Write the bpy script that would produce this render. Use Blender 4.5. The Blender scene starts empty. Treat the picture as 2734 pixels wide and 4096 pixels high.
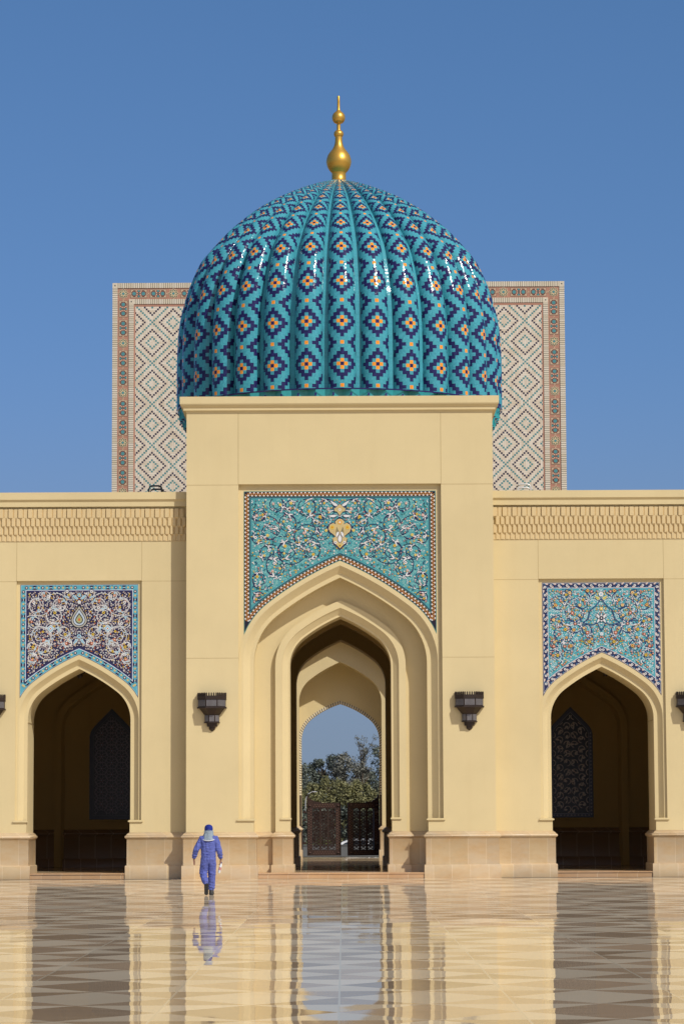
import bpy, bmesh, math, random
from mathutils import Vector, Matrix
R = math.radians
scene = bpy.context.scene
COL = scene.collection
rnd = random.Random(7)

# ------------------------------------------------------------------ materials
def lin(c):
    return tuple((v/12.92 if v <= .04045 else ((v+.055)/1.055)**2.4) for v in c)
def srgb(r, g, b):
    return lin((r/255, g/255, b/255))

class NT:
    def __init__(s, name):
        s.m = bpy.data.materials.new(name); s.m.use_nodes = True
        s.t = s.m.node_tree; s.n = s.t.nodes; s.l = s.t.links
        s.b = s.n['Principled BSDF']
    def node(s, typ, **kw):
        n = s.n.new(typ)
        for k, v in kw.items(): setattr(n, k, v)
        return n
    def put(s, sock, v):
        if hasattr(v, 'is_output') or isinstance(v, bpy.types.NodeSocket): s.l.new(v, sock)
        elif isinstance(v, (tuple, list)) and len(v) == 3 and sock.type == 'RGBA': sock.default_value = (*v, 1)
        else: sock.default_value = v
    def math(s, op, a, b=0.0, c=0.0):
        n = s.node('ShaderNodeMath', operation=op)
        s.put(n.inputs[0], a); s.put(n.inputs[1], b); s.put(n.inputs[2], c)
        return n.outputs[0]
    def vmath(s, op, a, b=(0, 0, 0), scale=None):
        n = s.node('ShaderNodeVectorMath', operation=op)
        s.put(n.inputs[0], a); s.put(n.inputs[1], b)
        if scale is not None: s.put(n.inputs['Scale'], scale)
        return n.outputs[0]
    def mix(s, f, a, b, blend='MIX'):
        n = s.node('ShaderNodeMix', data_type='RGBA', blend_type=blend)
        s.put(n.inputs['Factor'], f); s.put(n.inputs['A'], a); s.put(n.inputs['B'], b)
        return [o for o in n.outputs if o.type == 'RGBA'][0]
    def geo(s): return s.node('ShaderNodeNewGeometry').outputs['Position']
    def obj(s): return s.node('ShaderNodeTexCoord').outputs['Object']
    def uv(s): return s.node('ShaderNodeTexCoord').outputs['UV']
    def sep(s, v):
        n = s.node('ShaderNodeSeparateXYZ'); s.put(n.inputs[0], v); return n.outputs
    def comb(s, x, y, z):
        n = s.node('ShaderNodeCombineXYZ'); s.put(n.inputs[0], x); s.put(n.inputs[1], y); s.put(n.inputs[2], z); return n.outputs[0]
    def noise(s, v, scale, detail=3, rough=.5, out=0):
        n = s.node('ShaderNodeTexNoise'); s.put(n.inputs['Vector'], v)
        n.inputs['Scale'].default_value = scale; n.inputs['Detail'].default_value = detail; n.inputs['Roughness'].default_value = rough
        return n.outputs[out]
    def white(s, v, out=0):
        n = s.node('ShaderNodeTexWhiteNoise', noise_dimensions='3D'); s.put(n.inputs['Vector'], v); return n.outputs[out]
    def ramp(s, f, lo, hi, a=0.0, b=1.0):
        n = s.node('ShaderNodeMapRange'); s.put(n.inputs[0], f)
        n.inputs[1].default_value = lo; n.inputs[2].default_value = hi; n.inputs[3].default_value = a; n.inputs[4].default_value = b
        return n.outputs[0]
    def bump(s, h, strength=.2, dist=.01):
        n = s.node('ShaderNodeBump'); s.put(n.inputs['Height'], h)
        n.inputs['Strength'].default_value = strength; n.inputs['Distance'].default_value = dist
        s.l.new(n.outputs[0], s.b.inputs['Normal']); return n
    def set(s, **kw):
        for k, v in kw.items(): s.put(s.b.inputs[k.replace('_', ' ')], v)
        return s
def scalec(c, f): return tuple(v*f for v in c)

def simple(name, col, rough=.6, metal=0.0, var=.12, scale=6.0, spec=.5):
    m = NT(name); p = m.obj()
    f = m.noise(p, scale)
    m.set(Base_Color=m.mix(f, scalec(col, 1-var), scalec(col, 1+var)), Roughness=rough, Metallic=metal)
    m.b.inputs['Specular IOR Level'].default_value = spec
    return m.m

def plaster(name, col, weather=.5):
    m = NT(name); p = m.geo()
    big = m.noise(p, .35, 4, .6)
    st = m.vmath('MULTIPLY', p, (2.2, 2.2, .18))
    streak = m.noise(st, 1.0, 4, .6)
    fine = m.noise(p, 22, 3, .6)
    c = m.mix(m.ramp(big, .3, .7), scalec(col, .94), scalec(col, 1.04))
    c = m.mix(m.ramp(streak, .52, .8, 0, .30*weather), c, (col[0]*.80, col[1]*.74, col[2]*.66))
    pale = m.noise(m.vmath('ADD', p, (11.0, 3.0, 5.0)), .8, 5, .65)
    c = m.mix(m.ramp(pale, .55, .8, 0, .16), c, (col[0]*1.06, col[1]*1.08, col[2]*1.16))
    c = m.mix(m.ramp(fine, .3, .7, 0, .10), c, scalec(col, .8))
    z = m.sep(p)[2]
    m.set(Base_Color=c, Roughness=.88)
    m.b.inputs['Specular IOR Level'].default_value = .2
    m.bump(fine, .12, .006)
    return m.m

WALLC = (.665, .545, .302)
M = {}
M['plaster'] = plaster('sand_plaster', WALLC)
M['inner'] = plaster('shaded_plaster', (.50, .33, .115), .8)  # darker copy of the wall plaster, interior shade put into its colour
M['frieze'] = plaster('carved_stone', (.66, .51, .275), .6)
M['joint'] = simple('joint_line', (.47, .36, .18), .9)

def stone(name, base, w, roty=False):
    m = NT(name); p = m.geo(); x, y, z = m.sep(p)
    u = m.math('DIVIDE', m.math('ADD', x, m.math('MULTIPLY', y, 1.37)), w)
    iu = m.math('FLOOR', u); row = m.math('GREATER_THAN', z, .42)
    row2 = m.math('GREATER_THAN', z, 1.23)
    idv = m.comb(iu, m.math('ADD', row, row2), 3.0)
    r = m.white(idv)
    vein = m.noise(m.vmath('MULTIPLY', p, (1.0, 1.0, 2.2)), 1.7, 6, .65)
    mott = m.noise(p, 5.0, 5, .7)
    c = m.mix(r, scalec(base, .86), scalec(base, 1.1))
    r2 = m.white(m.vmath('ADD', idv, (9, 4, 2)))
    c = m.mix(m.math('MULTIPLY', r2, .5), c, (base[0]*.92, base[1]*.98, base[2]*1.25))
    c = m.mix(m.ramp(vein, .42, .72, 0, .62), c, (base[0]*.95, base[1]*.78, base[2]*.58))
    c = m.mix(m.ramp(mott, .4, .75, 0, .3), c, scalec(base, 1.18))
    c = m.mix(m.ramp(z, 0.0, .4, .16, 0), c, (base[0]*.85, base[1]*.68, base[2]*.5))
    fr = m.math('FRACT', u)
    j = m.math('LESS_THAN', fr, .012/w)
    c = m.mix(m.math('MULTIPLY', j, .6), c, (.74, .62, .42))
    m.set(Base_Color=c, Roughness=m.ramp(mott, .3, .7, .26, .48))
    return m.m
M['stone'] = stone('plinth_limestone', (.555, .418, .24), .57)
M['step'] = stone('step_stone', (.55, .35, .18), .62)
M['innerstone'] = stone('shaded_limestone', (.27, .16, .07), .57)  # darkened copy of the plinth stone, indoor shade included in the colour

def floor_mat(name, dark=(.47, .35, .235), light=(.79, .675, .50), x0=.03, y0=28.0, wx=1.75, h=1.13, tilt=1.0, refl=.60):
    m = NT(name); p = m.geo(); x, y, z = m.sep(p)
    sx = m.math('DIVIDE', m.math('SUBTRACT', x, x0), wx)
    ix = m.math('FLOOR', sx); fx = m.math('SUBTRACT', sx, ix)
    fu = m.math('ABSOLUTE', m.math('SUBTRACT', m.math('MULTIPLY', fx, 2.0), 1.0))
    s = m.math('DIVIDE', m.math('SUBTRACT', y, y0), h)
    k = m.math('ROUND', m.math('DIVIDE', s, 2.0))
    w = m.math('SUBTRACT', 1.0, m.math('ABSOLUTE', m.math('SUBTRACT', s, m.math('MULTIPLY', k, 2.0))))
    inside = m.math('LESS_THAN', fu, w)
    par = m.math('FLOORED_MODULO', k, 2.0)
    c = m.math('ABSOLUTE', m.math('SUBTRACT', par, inside))        # 1 dark, 0 light
    side = m.math('GREATER_THAN', fx, .5)
    rowi = m.math('FLOOR', s)
    oid = m.math('MULTIPLY', m.math('SUBTRACT', 1.0, inside), m.math('ADD', m.math('MULTIPLY', rowi, 3.0), side))
    idv = m.comb(m.math('MULTIPLY', ix, 7.0), m.math('ADD', m.math('MULTIPLY', k, 13.0), oid), m.math('MULTIPLY', inside, 5.0))
    r = m.white(idv)
    pj = m.vmath('ADD', p, m.vmath('SCALE', m.white(idv, 1), scale=3.0))
    grain = m.noise(m.vmath('MULTIPLY', pj, (1.1, 16.0, 1.0)), 1.6, 5, .65)
    cloud = m.noise(p, .5, 4, .6)
    col = m.mix(c, m.mix(r, scalec(light, .86), scalec(light, 1.1)), m.mix(r, scalec(dark, .75), scalec(dark, 1.3)))
    g = m.ramp(grain, .35, .7, -1.0, 1.0)
    col = m.mix(m.math('MULTIPLY', m.math('MAXIMUM', g, 0.0), m.math('ADD', .10, m.math('MULTIPLY', c, .5))), col, scalec(dark, .55))
    col = m.mix(m.math('MULTIPLY', m.math('MAXIMUM', m.math('MULTIPLY', g, -1.0), 0.0), .3), col, scalec(light, .9))
    col = m.mix(m.ramp(cloud, .45, .8, 0, .22), col, (.62, .42, .22))
    jx = m.math('GREATER_THAN', fu, 1.0-.022/wx)
    col = m.mix(m.math('MULTIPLY', jx, .8), col, (.66, .6, .46))
    rf = m.vmath('SUBTRACT', m.white(m.vmath('ADD', idv, (2.5, 1.5, 7.5)), 1), (.5, .5, .5))
    n1 = m.vmath('SUBTRACT', m.noise(m.vmath('MULTIPLY', p, (.6, 1.0, 1.0)), .9, 2, .5, 1), (.5, .5, .5))
    pert = m.vmath('ADD', m.vmath('MULTIPLY', rf, (.011*tilt, .0052*tilt, 0)), m.vmath('MULTIPLY', n1, (.016*tilt, .0045*tilt, 0)))
    nrm = m.vmath('NORMALIZE', m.vmath('ADD', m.node('ShaderNodeNewGeometry').outputs['Normal'], pert))
    di = m.node('ShaderNodeBsdfDiffuse'); gl = m.node('ShaderNodeBsdfGlossy'); fr = m.node('ShaderNodeFresnel'); mx = m.node('ShaderNodeMixShader')
    m.put(di.inputs['Color'], col); m.put(gl.inputs['Color'], (1.0, .96, .87)); m.put(gl.inputs['Roughness'], m.ramp(cloud, .35, .75, .01, .045)); m.put(gl.inputs['Normal'], nrm)
    fr.inputs['IOR'].default_value = 1.5
    m.l.new(m.math('MINIMUM', fr.outputs[0], refl), mx.inputs[0]); m.l.new(di.outputs[0], mx.inputs[1]); m.l.new(gl.outputs[0], mx.inputs[2])
    out = [n_ for n_ in m.n if n_.type == 'OUTPUT_MATERIAL'][0]; m.l.new(mx.outputs[0], out.inputs['Surface']); m.n.remove(m.b)
    return m.m
M['floor'] = floor_mat('polished_marble_triangles')
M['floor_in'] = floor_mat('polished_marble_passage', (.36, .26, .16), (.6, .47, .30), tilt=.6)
M['roof'] = simple('roof_screed', (.5, .42, .3), .9)

def dome_mat():
    m = NT('dome_mosaic_tiles'); uv = m.uv(); u, v, _ = m.sep(uv)
    au = m.math('ABSOLUTE', m.math('ROUND', u))
    vr = m.math('ROUND', v); vp = m.math('PINGPONG', vr, 6.0)
    d = m.math('ADD', au, vp)
    d2 = m.math('ADD', m.math('ABSOLUTE', m.math('SUBTRACT', au, 6.0)), m.math('SUBTRACT', 6.0, vp))
    def ring(x): return m.math('MULTIPLY', m.math('GREATER_THAN', x, 2.5), m.math('LESS_THAN', x, 4.5))
    navy = m.math('MAXIMUM', m.math('MAXIMUM', ring(d), ring(d2)), m.math('LESS_THAN', d, .5))
    orange = m.math('MULTIPLY', m.math('GREATER_THAN', d, .5), m.math('LESS_THAN', d, 1.5))
    o2 = m.math('MULTIPLY', m.math('LESS_THAN', au, .5), m.math('GREATER_THAN', vp, 5.5))
    orange = m.math('MAXIMUM', orange, o2)
    mini = m.comb(m.math('FLOOR', m.math('MULTIPLY', m.math('ADD', u, .5), 3.0)), m.math('FLOOR', m.math('MULTIPLY', m.math('ADD', v, .5), 3.0)), 1.0)
    r = m.white(mini)
    cell = m.white(m.comb(m.math('ROUND', u), vr, 4.0))
    teal = m.mix(r, (.048, .285, .37), (.072, .365, .45))
    teal = m.mix(m.math('MULTIPLY', cell, .25), teal, (.05, .36, .36))
    col = m.mix(navy, teal, m.mix(r, (.010, .009, .065), (.022, .018, .115)))
    col = m.mix(orange, col, m.mix(r, (.85, .28, .012), (.95, .36, .03)))
    fu = m.math('FRACT', m.math('MULTIPLY', m.math('ADD', u, .5), 3.0)); fv = m.math('FRACT', m.math('MULTIPLY', m.math('ADD', v, .5), 3.0))
    gr = m.math('MAXIMUM', m.math('LESS_THAN', fu, .09), m.math('LESS_THAN', fv, .09))
    col = m.mix(m.math('MULTIPLY', gr, .14), col, (.16, .28, .32))
    m.set(Base_Color=col, Roughness=.12)
    m.b.inputs['Specular IOR Level'].default_value = .30
    tiltv = m.vmath('SUBTRACT', m.white(mini, 1), (.5, .5, .5))
    nn = m.vmath('NORMALIZE', m.vmath('ADD', m.node('ShaderNodeNewGeometry').outputs['Normal'], m.vmath('SCALE', tiltv, scale=.13)))
    m.l.new(nn, m.b.inputs['Normal'])
    return m.m
M['dome'] = dome_mat()

def field_mat():
    m = NT('diamond_brick_mosaic'); p = m.obj(); x, y, z = m.sep(p)
    c = .0817
    u = m.math('DIVIDE', x, c); v = m.math('ADD', m.math('DIVIDE', m.math('SUBTRACT', z, 22.456), c), 11.0)
    ru = m.math('ROUND', u); rv = m.math('ROUND', v)
    a = m.math('PINGPONG', ru, 11.0); b = m.math('PINGPONG', rv, 11.0)
    d1 = m.math('ADD', a, b); d = m.math('MINIMUM', d1, m.math('SUBTRACT', 22.0, d1))
    def eq(v0): return m.math('COMPARE', d, v0, .4)
    navy = eq(7.0); teal = m.math('MAXIMUM', eq(3.0), eq(11.0))
    horiz = m.math('GREATER_THAN', m.math('FLOORED_MODULO', m.math('FLOOR', m.math('DIVIDE', d, 4.0)), 2.0), .5)
    idb = m.comb(m.math('ADD', m.math('MULTIPLY', m.math('SUBTRACT', 1.0, horiz), ru), m.math('MULTIPLY', horiz, m.math('FLOOR', m.math('DIVIDE', ru, 4.0)))),
                 m.math('ADD', m.math('MULTIPLY', horiz, rv), m.math('MULTIPLY', m.math('SUBTRACT', 1.0, horiz), m.math('FLOOR', m.math('DIVIDE', rv, 4.0)))), horiz)
    r = m.white(idb)
    col = m.mix(r, (.62, .52, .385), (.74, .665, .55))
    fu = m.math('ABSOLUTE', m.math('SUBTRACT', u, ru)); fv = m.math('ABSOLUTE', m.math('SUBTRACT', v, rv))
    jv = m.math('GREATER_THAN', fv, .44); jh = m.math('GREATER_THAN', fu, .44)
    j = m.math('ADD', m.math('MULTIPLY', horiz, jv), m.math('MULTIPLY', m.math('SUBTRACT', 1.0, horiz), jh))
    col = m.mix(m.math('MULTIPLY', j, .45), col, (.32, .24, .14))
    col = m.mix(navy, col, (.018, .014, .045)); col = m.mix(teal, col, m.mix(r, (.055, .21, .215), (.085, .26, .265)))
    m.set(Base_Color=col, Roughness=.6)
    return m.m
M['field'] = field_mat()

def soldier(name, axis):
    m = NT(name); p = m.obj(); s = m.sep(p)
    u = m.math('DIVIDE', s[axis], .094)
    r = m.white(m.comb(m.math('FLOOR', u), 2.0, 1.0))
    j = m.math('LESS_THAN', m.math('FRACT', u), .2)
    col = m.mix(r, (.60, .52, .38), (.70, .63, .51))
    col = m.mix(j, col, (.06, .07, .05))
    m.set(Base_Color=col, Roughness=.7)
    return m.m
M['soldier_x'] = soldier('soldier_brick_upright', 0)
M['soldier_z'] = soldier('soldier_brick_flat', 2)
M['terracotta'] = simple('terracotta', (.43, .215, .145), .75, var=.15, scale=3)

def attr_mat(name, rough=.2, gain=1.0):
    m = NT(name)
    a = m.node('ShaderNodeVertexColor', layer_name='Col').outputs[0]
    p = m.obj(); n = m.noise(p, 9, 3)
    tile = m.white(m.vmath('FLOOR', m.vmath('SCALE', p, scale=6.5)))
    c = m.mix(m.math('MULTIPLY', n, .16), a, (.02, .02, .03))
    c = m.mix(m.math('MULTIPLY', tile, .10), c, (.01, .02, .03))
    m.set(Base_Color=c, Roughness=rough)
    return m.m
M['mosaic'] = attr_mat('glazed_tile_mosaic', .22)
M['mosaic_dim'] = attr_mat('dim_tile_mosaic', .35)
M['gold'] = simple('gilded_metal', (.72, .42, .075), .36, .72, .10, 3)
M['bronze'] = simple('dark_bronze', (.035, .022, .016), .45, .3, .25, 12)
M['bronze_bar'] = simple('grey_bronze_bars', (.24, .23, .235), .4, .2, .2, 12)
M['wood'] = simple('dark_carved_wood', (.030, .013, .010), .5, 0, .3, 14)
M['wood_light'] = simple('carved_wood_highlight', (.10, .05, .038), .5, 0, .3, 14)
M['steel'] = simple('painted_steel_grey', (.10, .11, .11), .5, .2)
M['steel_white'] = simple('galvanised_steel', (.62, .62, .6), .4, .4)
M['trunk'] = simple('tree_bark', (.10, .075, .05), .9, 0, .3, 5)

def leafmat(name, c1, c2):
    m = NT(name)
    i = m.node('ShaderNodeNewGeometry').outputs['Random Per Island']
    col = m.mix(i, c1, c2)
    m.set(Base_Color=col, Roughness=.6)
    m.b.inputs['Subsurface Weight'].default_value = 0
    return m.m
M['leaf_dark'] = leafmat('dark_foliage', (.058, .070, .056), (.14, .165, .125))  # greyed and lightened, distance haze of the far trees mixed into the colour
M['leaf_olive'] = leafmat('olive_foliage', (.090, .095, .036), (.25, .235, .09))
M['leaf_grey'] = leafmat('grey_foliage', (.095, .10, .082), (.20, .20, .16))
M['leaf_bright'] = leafmat('bright_foliage', (.06, .10, .02), (.16, .22, .04))
M['palm'] = leafmat('palm_foliage', (.10, .13, .06), (.24, .27, .15))

# ------------------------------------------------------------------ mesh helper
class MB:
    def __init__(s): s.v = []; s.f = []; s.mi = []; s.mats = []; s.col = []; s.uv = []
    def slot(s, m):
        if m not in s.mats: s.mats.append(m)
        return s.mats.index(m)
    def face(s, pts, m, col=None, uv=None):
        i = len(s.v); s.v += [tuple(p) for p in pts]; s.f.append(tuple(range(i, i+len(pts)))); s.mi.append(s.slot(m)); s.col.append(col); s.uv.append(uv)
    def box(s, x0, x1, y0, y1, z0, z1, m):
        p = [(x0, y0, z0), (x1, y0, z0), (x1, y1, z0), (x0, y1, z0), (x0, y0, z1), (x1, y0, z1), (x1, y1, z1), (x0, y1, z1)]
        i = len(s.v); s.v += p; k = s.slot(m)
        for q in ((0, 3, 2, 1), (4, 5, 6, 7), (0, 1, 5, 4), (1, 2, 6, 5), (2, 3, 7, 6), (3, 0, 4, 7)):
            s.f.append(tuple(i+a for a in q)); s.mi.append(k); s.col.append(None); s.uv.append(None)
    def grid(s, rows, m, flip=False, closed=False):
        i = len(s.v); n = len(rows[0]); k = s.slot(m)
        for r in rows: s.v += [tuple(p) for p in r]
        for a in range(len(rows)-1):
            for b in range(n if closed else n-1):
                c = (b+1) % n
                q = (i+a*n+b, i+a*n+c, i+(a+1)*n+c, i+(a+1)*n+b)
                s.f.append(q[::-1] if flip else q); s.mi.append(k); s.col.append(None); s.uv.append(None)
    def tube(s, pts, r, m, seg=8, r2=None, cap=True):
        rows = []
        n = len(pts)
        for i, p in enumerate(pts):
            p = Vector(p); a = Vector(pts[max(i-1, 0)]); b = Vector(pts[min(i+1, n-1)])
            t = (b-a).normalized(); up = Vector((0, 0, 1)) if abs(t.z) < .9 else Vector((1, 0, 0))
            u = t.cross(up).normalized(); w = u.cross(t)
            rr = r if r2 is None else r+(r2-r)*i/max(n-1, 1)
            rows.append([p+u*rr*math.cos(2*math.pi*k/seg)+w*rr*math.sin(2*math.pi*k/seg) for k in range(seg)])
        s.grid(rows, m, closed=True)
        if cap:
            s.face(rows[0], m); s.face(rows[-1][::-1], m)
    def lathe(s, prof, m, seg=32, c=(0, 0, 0), a0=0, a1=2*math.pi):
        full = abs(a1-a0-2*math.pi) < 1e-6
        cnt = seg if full else seg+1
        rows = [[(c[0]+r*math.cos(a0+(a1-a0)*k/seg), c[1]+r*math.sin(a0+(a1-a0)*k/seg), c[2]+z) for k in range(cnt)] for r, z in prof]
        s.grid(rows, m, closed=full)
    def build(s, name, parent=None, smooth=False, angle=35, loc=None, mat=None):
        me = bpy.data.meshes.new(name); me.from_pydata(s.v, [], s.f)
        for mm in s.mats: me.materials.append(M[mm] if isinstance(mm, str) else mm)
        me.polygons.foreach_set('material_index', s.mi)
        if any(c is not None for c in s.col):
            ca = me.color_attributes.new('Col', 'FLOAT_COLOR', 'CORNER'); buf = []
            for f, c in zip(s.f, s.col): buf += (*(c or (.5, .5, .5)), 1.0)*len(f)
            ca.data.foreach_set('color', buf)
        if any(u is not None for u in s.uv):
            ul = me.uv_layers.new(name='UVMap'); buf = []
            for f, u in zip(s.f, s.uv):
                for q in (u or [(50, 0)]*len(f)): buf += q
            ul.data.foreach_set('uv', buf)
        if smooth:
            bm = bmesh.new(); bm.from_mesh(me); bmesh.ops.remove_doubles(bm, verts=bm.verts, dist=1e-5); bm.to_mesh(me); bm.free()
            me.polygons.foreach_set('use_smooth', [True]*len(me.polygons)); me.set_sharp_from_angle(angle=R(angle))
        me.update()
        o = bpy.data.objects.new(name, me); COL.objects.link(o)
        if parent: o.parent = parent
        if loc: o.location = loc
        return o

def empty(name, loc=(0, 0, 0), label=None, cat=None, group=None):
    o = bpy.data.objects.new(name, None); COL.objects.link(o); o.location = loc; o.empty_display_size = .3
    tag(o, label, cat, group); return o
def tag(o, label=None, cat=None, group=None, kind=None):
    if label: o['label'] = label
    if cat: o['category'] = cat
    if group: o['group'] = group
    if kind: o['kind'] = kind
    return o
def copy_tree(o, parent=None):
    c = o.copy(); COL.objects.link(c); c.parent = parent
    for ch in list(o.children): copy_tree(ch, c)
    return c

# ------------------------------------------------------------------ pointed arches
class Arch:
    def __init__(s, hw, spring, apex, r1f=.7, th=52.0, cx=0.0):
        s.hw, s.spring, s.apex, s.cx = hw, spring, apex, cx
        r1 = r1f*hw; s.r1 = r1; t = R(th); s.t = t
        s.c1 = hw-r1; rise = apex-spring
        e = (math.cos(t), math.sin(t)); d = (-s.c1, rise)
        k = (d[0]**2+d[1]**2-r1*r1)/(2*(r1-(d[0]*e[0]+d[1]*e[1])))
        s.R2 = r1+k; s.c2 = (s.c1-k*e[0], -k*e[1])
    def right(s, off=0, n1=9, n2=12):
        pts = []
        for i in range(n1):
            a = s.t*i/n1; pts.append((s.c1+(s.r1+off)*math.cos(a), s.spring+(s.r1+off)*math.sin(a)))
        rr = s.R2+off; a1 = math.acos(max(-1, min(1, -s.c2[0]/rr)))
        for i in range(n2+1):
            a = s.t+(a1-s.t)*i/n2; pts.append((s.c2[0]+rr*math.cos(a), s.spring+s.c2[1]+rr*math.sin(a)))
        return pts
    def curve(s, off=0, z0=0.0):
        r = s.right(off); r = [(r[0][0], z0)]+r
        l = [(-x, z) for x, z in r[::-1]][1:]
        return [(s.cx+x, z) for x, z in r+l]                      # right foot -> apex -> left foot
    def zat(s, x, off=0):
        x = abs(x); rj = s.c1+(s.r1+off)*math.cos(s.t)
        if x >= s.hw+off: return s.spring
        if x >= rj: return s.spring+math.sqrt(max(0, (s.r1+off)**2-(x-s.c1)**2))
        return s.spring+s.c2[1]+math.sqrt(max(0, (s.R2+off)**2-(x-s.c2[0])**2))
    def sd(s, x, z):
        x = abs(x); zz = z-s.spring
        if zz <= 0: return x-s.hw
        if math.atan2(zz, x-s.c1) <= s.t and x > s.c1: return math.hypot(x-s.c1, zz)-s.r1
        return math.hypot(x-s.c2[0], zz-s.c2[1])-s.R2

def arch_wall(mb, A, off, y, X0, X1, Z0, Z1, m, back=False):
    """flat wall face X0..X1, Z0..Z1 in the plane y with the arch cut out of it"""
    def q(x0, x1, a0, a1, b0, b1):
        p = [(x0, y, a0), (x1, y, a1), (x1, y, b1), (x0, y, b0)]
        mb.face(p[::-1] if back else p, m)
    cx = A.cx; hw = A.hw+off
    if X0 < cx-hw: q(X0, cx-hw, Z0, Z0, A.spring, A.spring); q(X0, cx-hw, A.spring, A.spring, Z1, Z1)
    if X1 > cx+hw: q(cx+hw, X1, Z0, Z0, A.spring, A.spring); q(cx+hw, X1, A.spring, A.spring, Z1, Z1)
    c = A.curve(off, A.spring)
    for (xa, za), (xb, zb) in zip(c[:-1], c[1:]):
        if abs(xa-xb) < 1e-6: continue
        q(xb, xa, zb, za, Z1, Z1)
def sweep(mb, A, prof, m, z0=0.0):
    rows = [[(x, y, z) for x, z in A.curve(off, z0)] for off, y in prof]
    mb.grid(rows, m, flip=True)

def plinth(mb, path, m, prof=None, z0=0.0):
    prof = prof or [(.135, 0), (.135, .405), (.115, .425), (.085, .43), (.085, 1.235), (.10, 1.25), (.135, 1.275), (.148, 1.31), (.135, 1.345), (.10, 1.365), (.09, 1.385), (.045, 1.425), (0.0, 1.455)]
    n = len(path); offs = []
    for i in range(n):
        ns = []
        if i > 0: d = Vector(path[i])-Vector(path[i-1]); d.normalize(); ns.append(Vector((d.y, -d.x)))
        if i < n-1: d = Vector(path[i+1])-Vector(path[i]); d.normalize(); ns.append(Vector((d.y, -d.x)))
        if len(ns) == 2:
            b = (ns[0]+ns[1]); b = b/(b.dot(ns[0])); offs.append(b)
        else: offs.append(ns[0])
    for i in range(n-1):
        rows = []
        for p, z in prof:
            a = Vector(path[i])+offs[i]*p; b = Vector(path[i+1])+offs[i+1]*p
            rows.append([(a.x, a.y, z0+z), (b.x, b.y, z0+z)])
        mb.grid(rows, m)

def ledge_profile(mb, x0, x1, y, z, m, d=.06):
    # small moulded shelf: three stepped slips, butted
    mb.box(x0-d*.4, x1+d*.4, y-d*.55, y+.2, z-.045, z-.018, m)
    mb.box(x0-d, x1+d, y-d, y+.2, z-.018, z+.022, m)
    mb.box(x0-d*.5, x1+d*.5, y-d*.6, y+.2, z+.022, z+.04, m)

# ------------------------------------------------------------------ tile pictures (mosaic of coloured facets)
class Mosaic:
    def __init__(s, y, cx=0.0, mat='mosaic', step=.0035): s.mb = MB(); s.y = y; s.cx = cx; s.k = 0; s.m = mat; s.step = step
    def poly(s, pts, layer, col):
        s.k += 1
        y = s.y-layer*s.step-(s.k % 89)/89*s.step*.4
        a = sum(p[0]*q[1]-q[0]*p[1] for p, q in zip(pts, pts[1:]+pts[:1]))
        if a < 0: pts = pts[::-1]
        s.mb.face([(s.cx+x, y, z) for x, z in pts], s.m, col)
    def disc(s, x, z, r, layer, col, n=8, a0=0.0):
        s.poly([(x+r*math.cos(a0+2*math.pi*i/n), z+r*math.sin(a0+2*math.pi*i/n)) for i in range(n)], layer, col)
    def line(s, pts, w, layer, col, ok=None):
        for (x0, z0), (x1, z1) in zip(pts[:-1], pts[1:]):
            if ok and not (ok(x0, z0) and ok(x1, z1)): continue
            dx, dz = x1-x0, z1-z0; L = math.hypot(dx, dz)
            if L < 1e-6: continue
            nx, nz = -dz/L*w/2, dx/L*w/2; ex, ez = dx/L*w*.25, dz/L*w*.25
            s.poly([(x0+nx-ex, z0+nz-ez), (x0-nx-ex, z0-nz-ez), (x1-nx+ex, z1-nz+ez), (x1+nx+ex, z1+nz+ez)], layer, col)
    def leaf(s, x, z, ang, L, w, layer, col, bend=.25, outline=None, ol=.012):
        def shape(L, w, sh):
            pts = []
            N = 7
            for sgn in (1, -1):
                rng = range(N+1) if sgn == 1 else range(N-1, 0, -1)
                for i in rng:
                    t = i/N; ww = w*math.sin(math.pi*t**.75)*.5
                    px = L*t-sh; pz = bend*L*t*t+sgn*ww
                    pts.append((x+px*math.cos(ang)-pz*math.sin(ang), z+px*math.sin(ang)+pz*math.cos(ang)))
            return pts
        if outline: s.poly(shape(L+2*ol, w+2*ol, ol), layer-.5, outline)
        s.poly(shape(L, w, 0), layer, col)
    def flower(s, x, z, r, layer, petal, centre, n=6, outline=None, a0=0.0):
        if outline: s.disc(x, z, r*1.22, layer-.5, outline, 10)
        for i in range(n):
            a = a0+2*math.pi*i/n; s.disc(x+r*.62*math.cos(a), z+r*.62*math.sin(a), r*.40, layer, petal, 6)
        s.disc(x, z, r*.36, layer+.5, centre, 7)
    def build(s, name, parent): return s.mb.build(name, parent)

NAVY = srgb(24, 24, 78); TEAL = srgb(78, 158, 164); WHITE = (.78, .78, .76); YEL = srgb(222, 188, 62); ORA = srgb(205, 110, 45)
PALE = srgb(150, 206, 196); RED = srgb(120, 40, 35); BEIGE = srgb(208, 186, 128); DARK = srgb(30, 24, 40); GOLD = srgb(196, 140, 52)
LBLUE = srgb(150, 195, 214); PINKB = srgb(214, 196, 186)

def circle(x, z, r, n=28, a0=0, a1=2*math.pi): return [(x+r*math.cos(a0+(a1-a0)*i/n), z+r*math.sin(a0+(a1-a0)*i/n)) for i in range(n+1)]
def path_at(path, pitch, start=0.0):
    """positions along a polyline every pitch, with tangent angle"""
    out = []; acc = start
    for (x0, z0), (x1, z1) in zip(path[:-1], path[1:]):
        L = math.hypot(x1-x0, z1-z0); t = acc
        while t < L:
            out.append((x0+(x1-x0)*t/L, z0+(z1-z0)*t/L, math.atan2(z1-z0, x1-x0))); t += pitch
        acc = t-L
    return out

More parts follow.
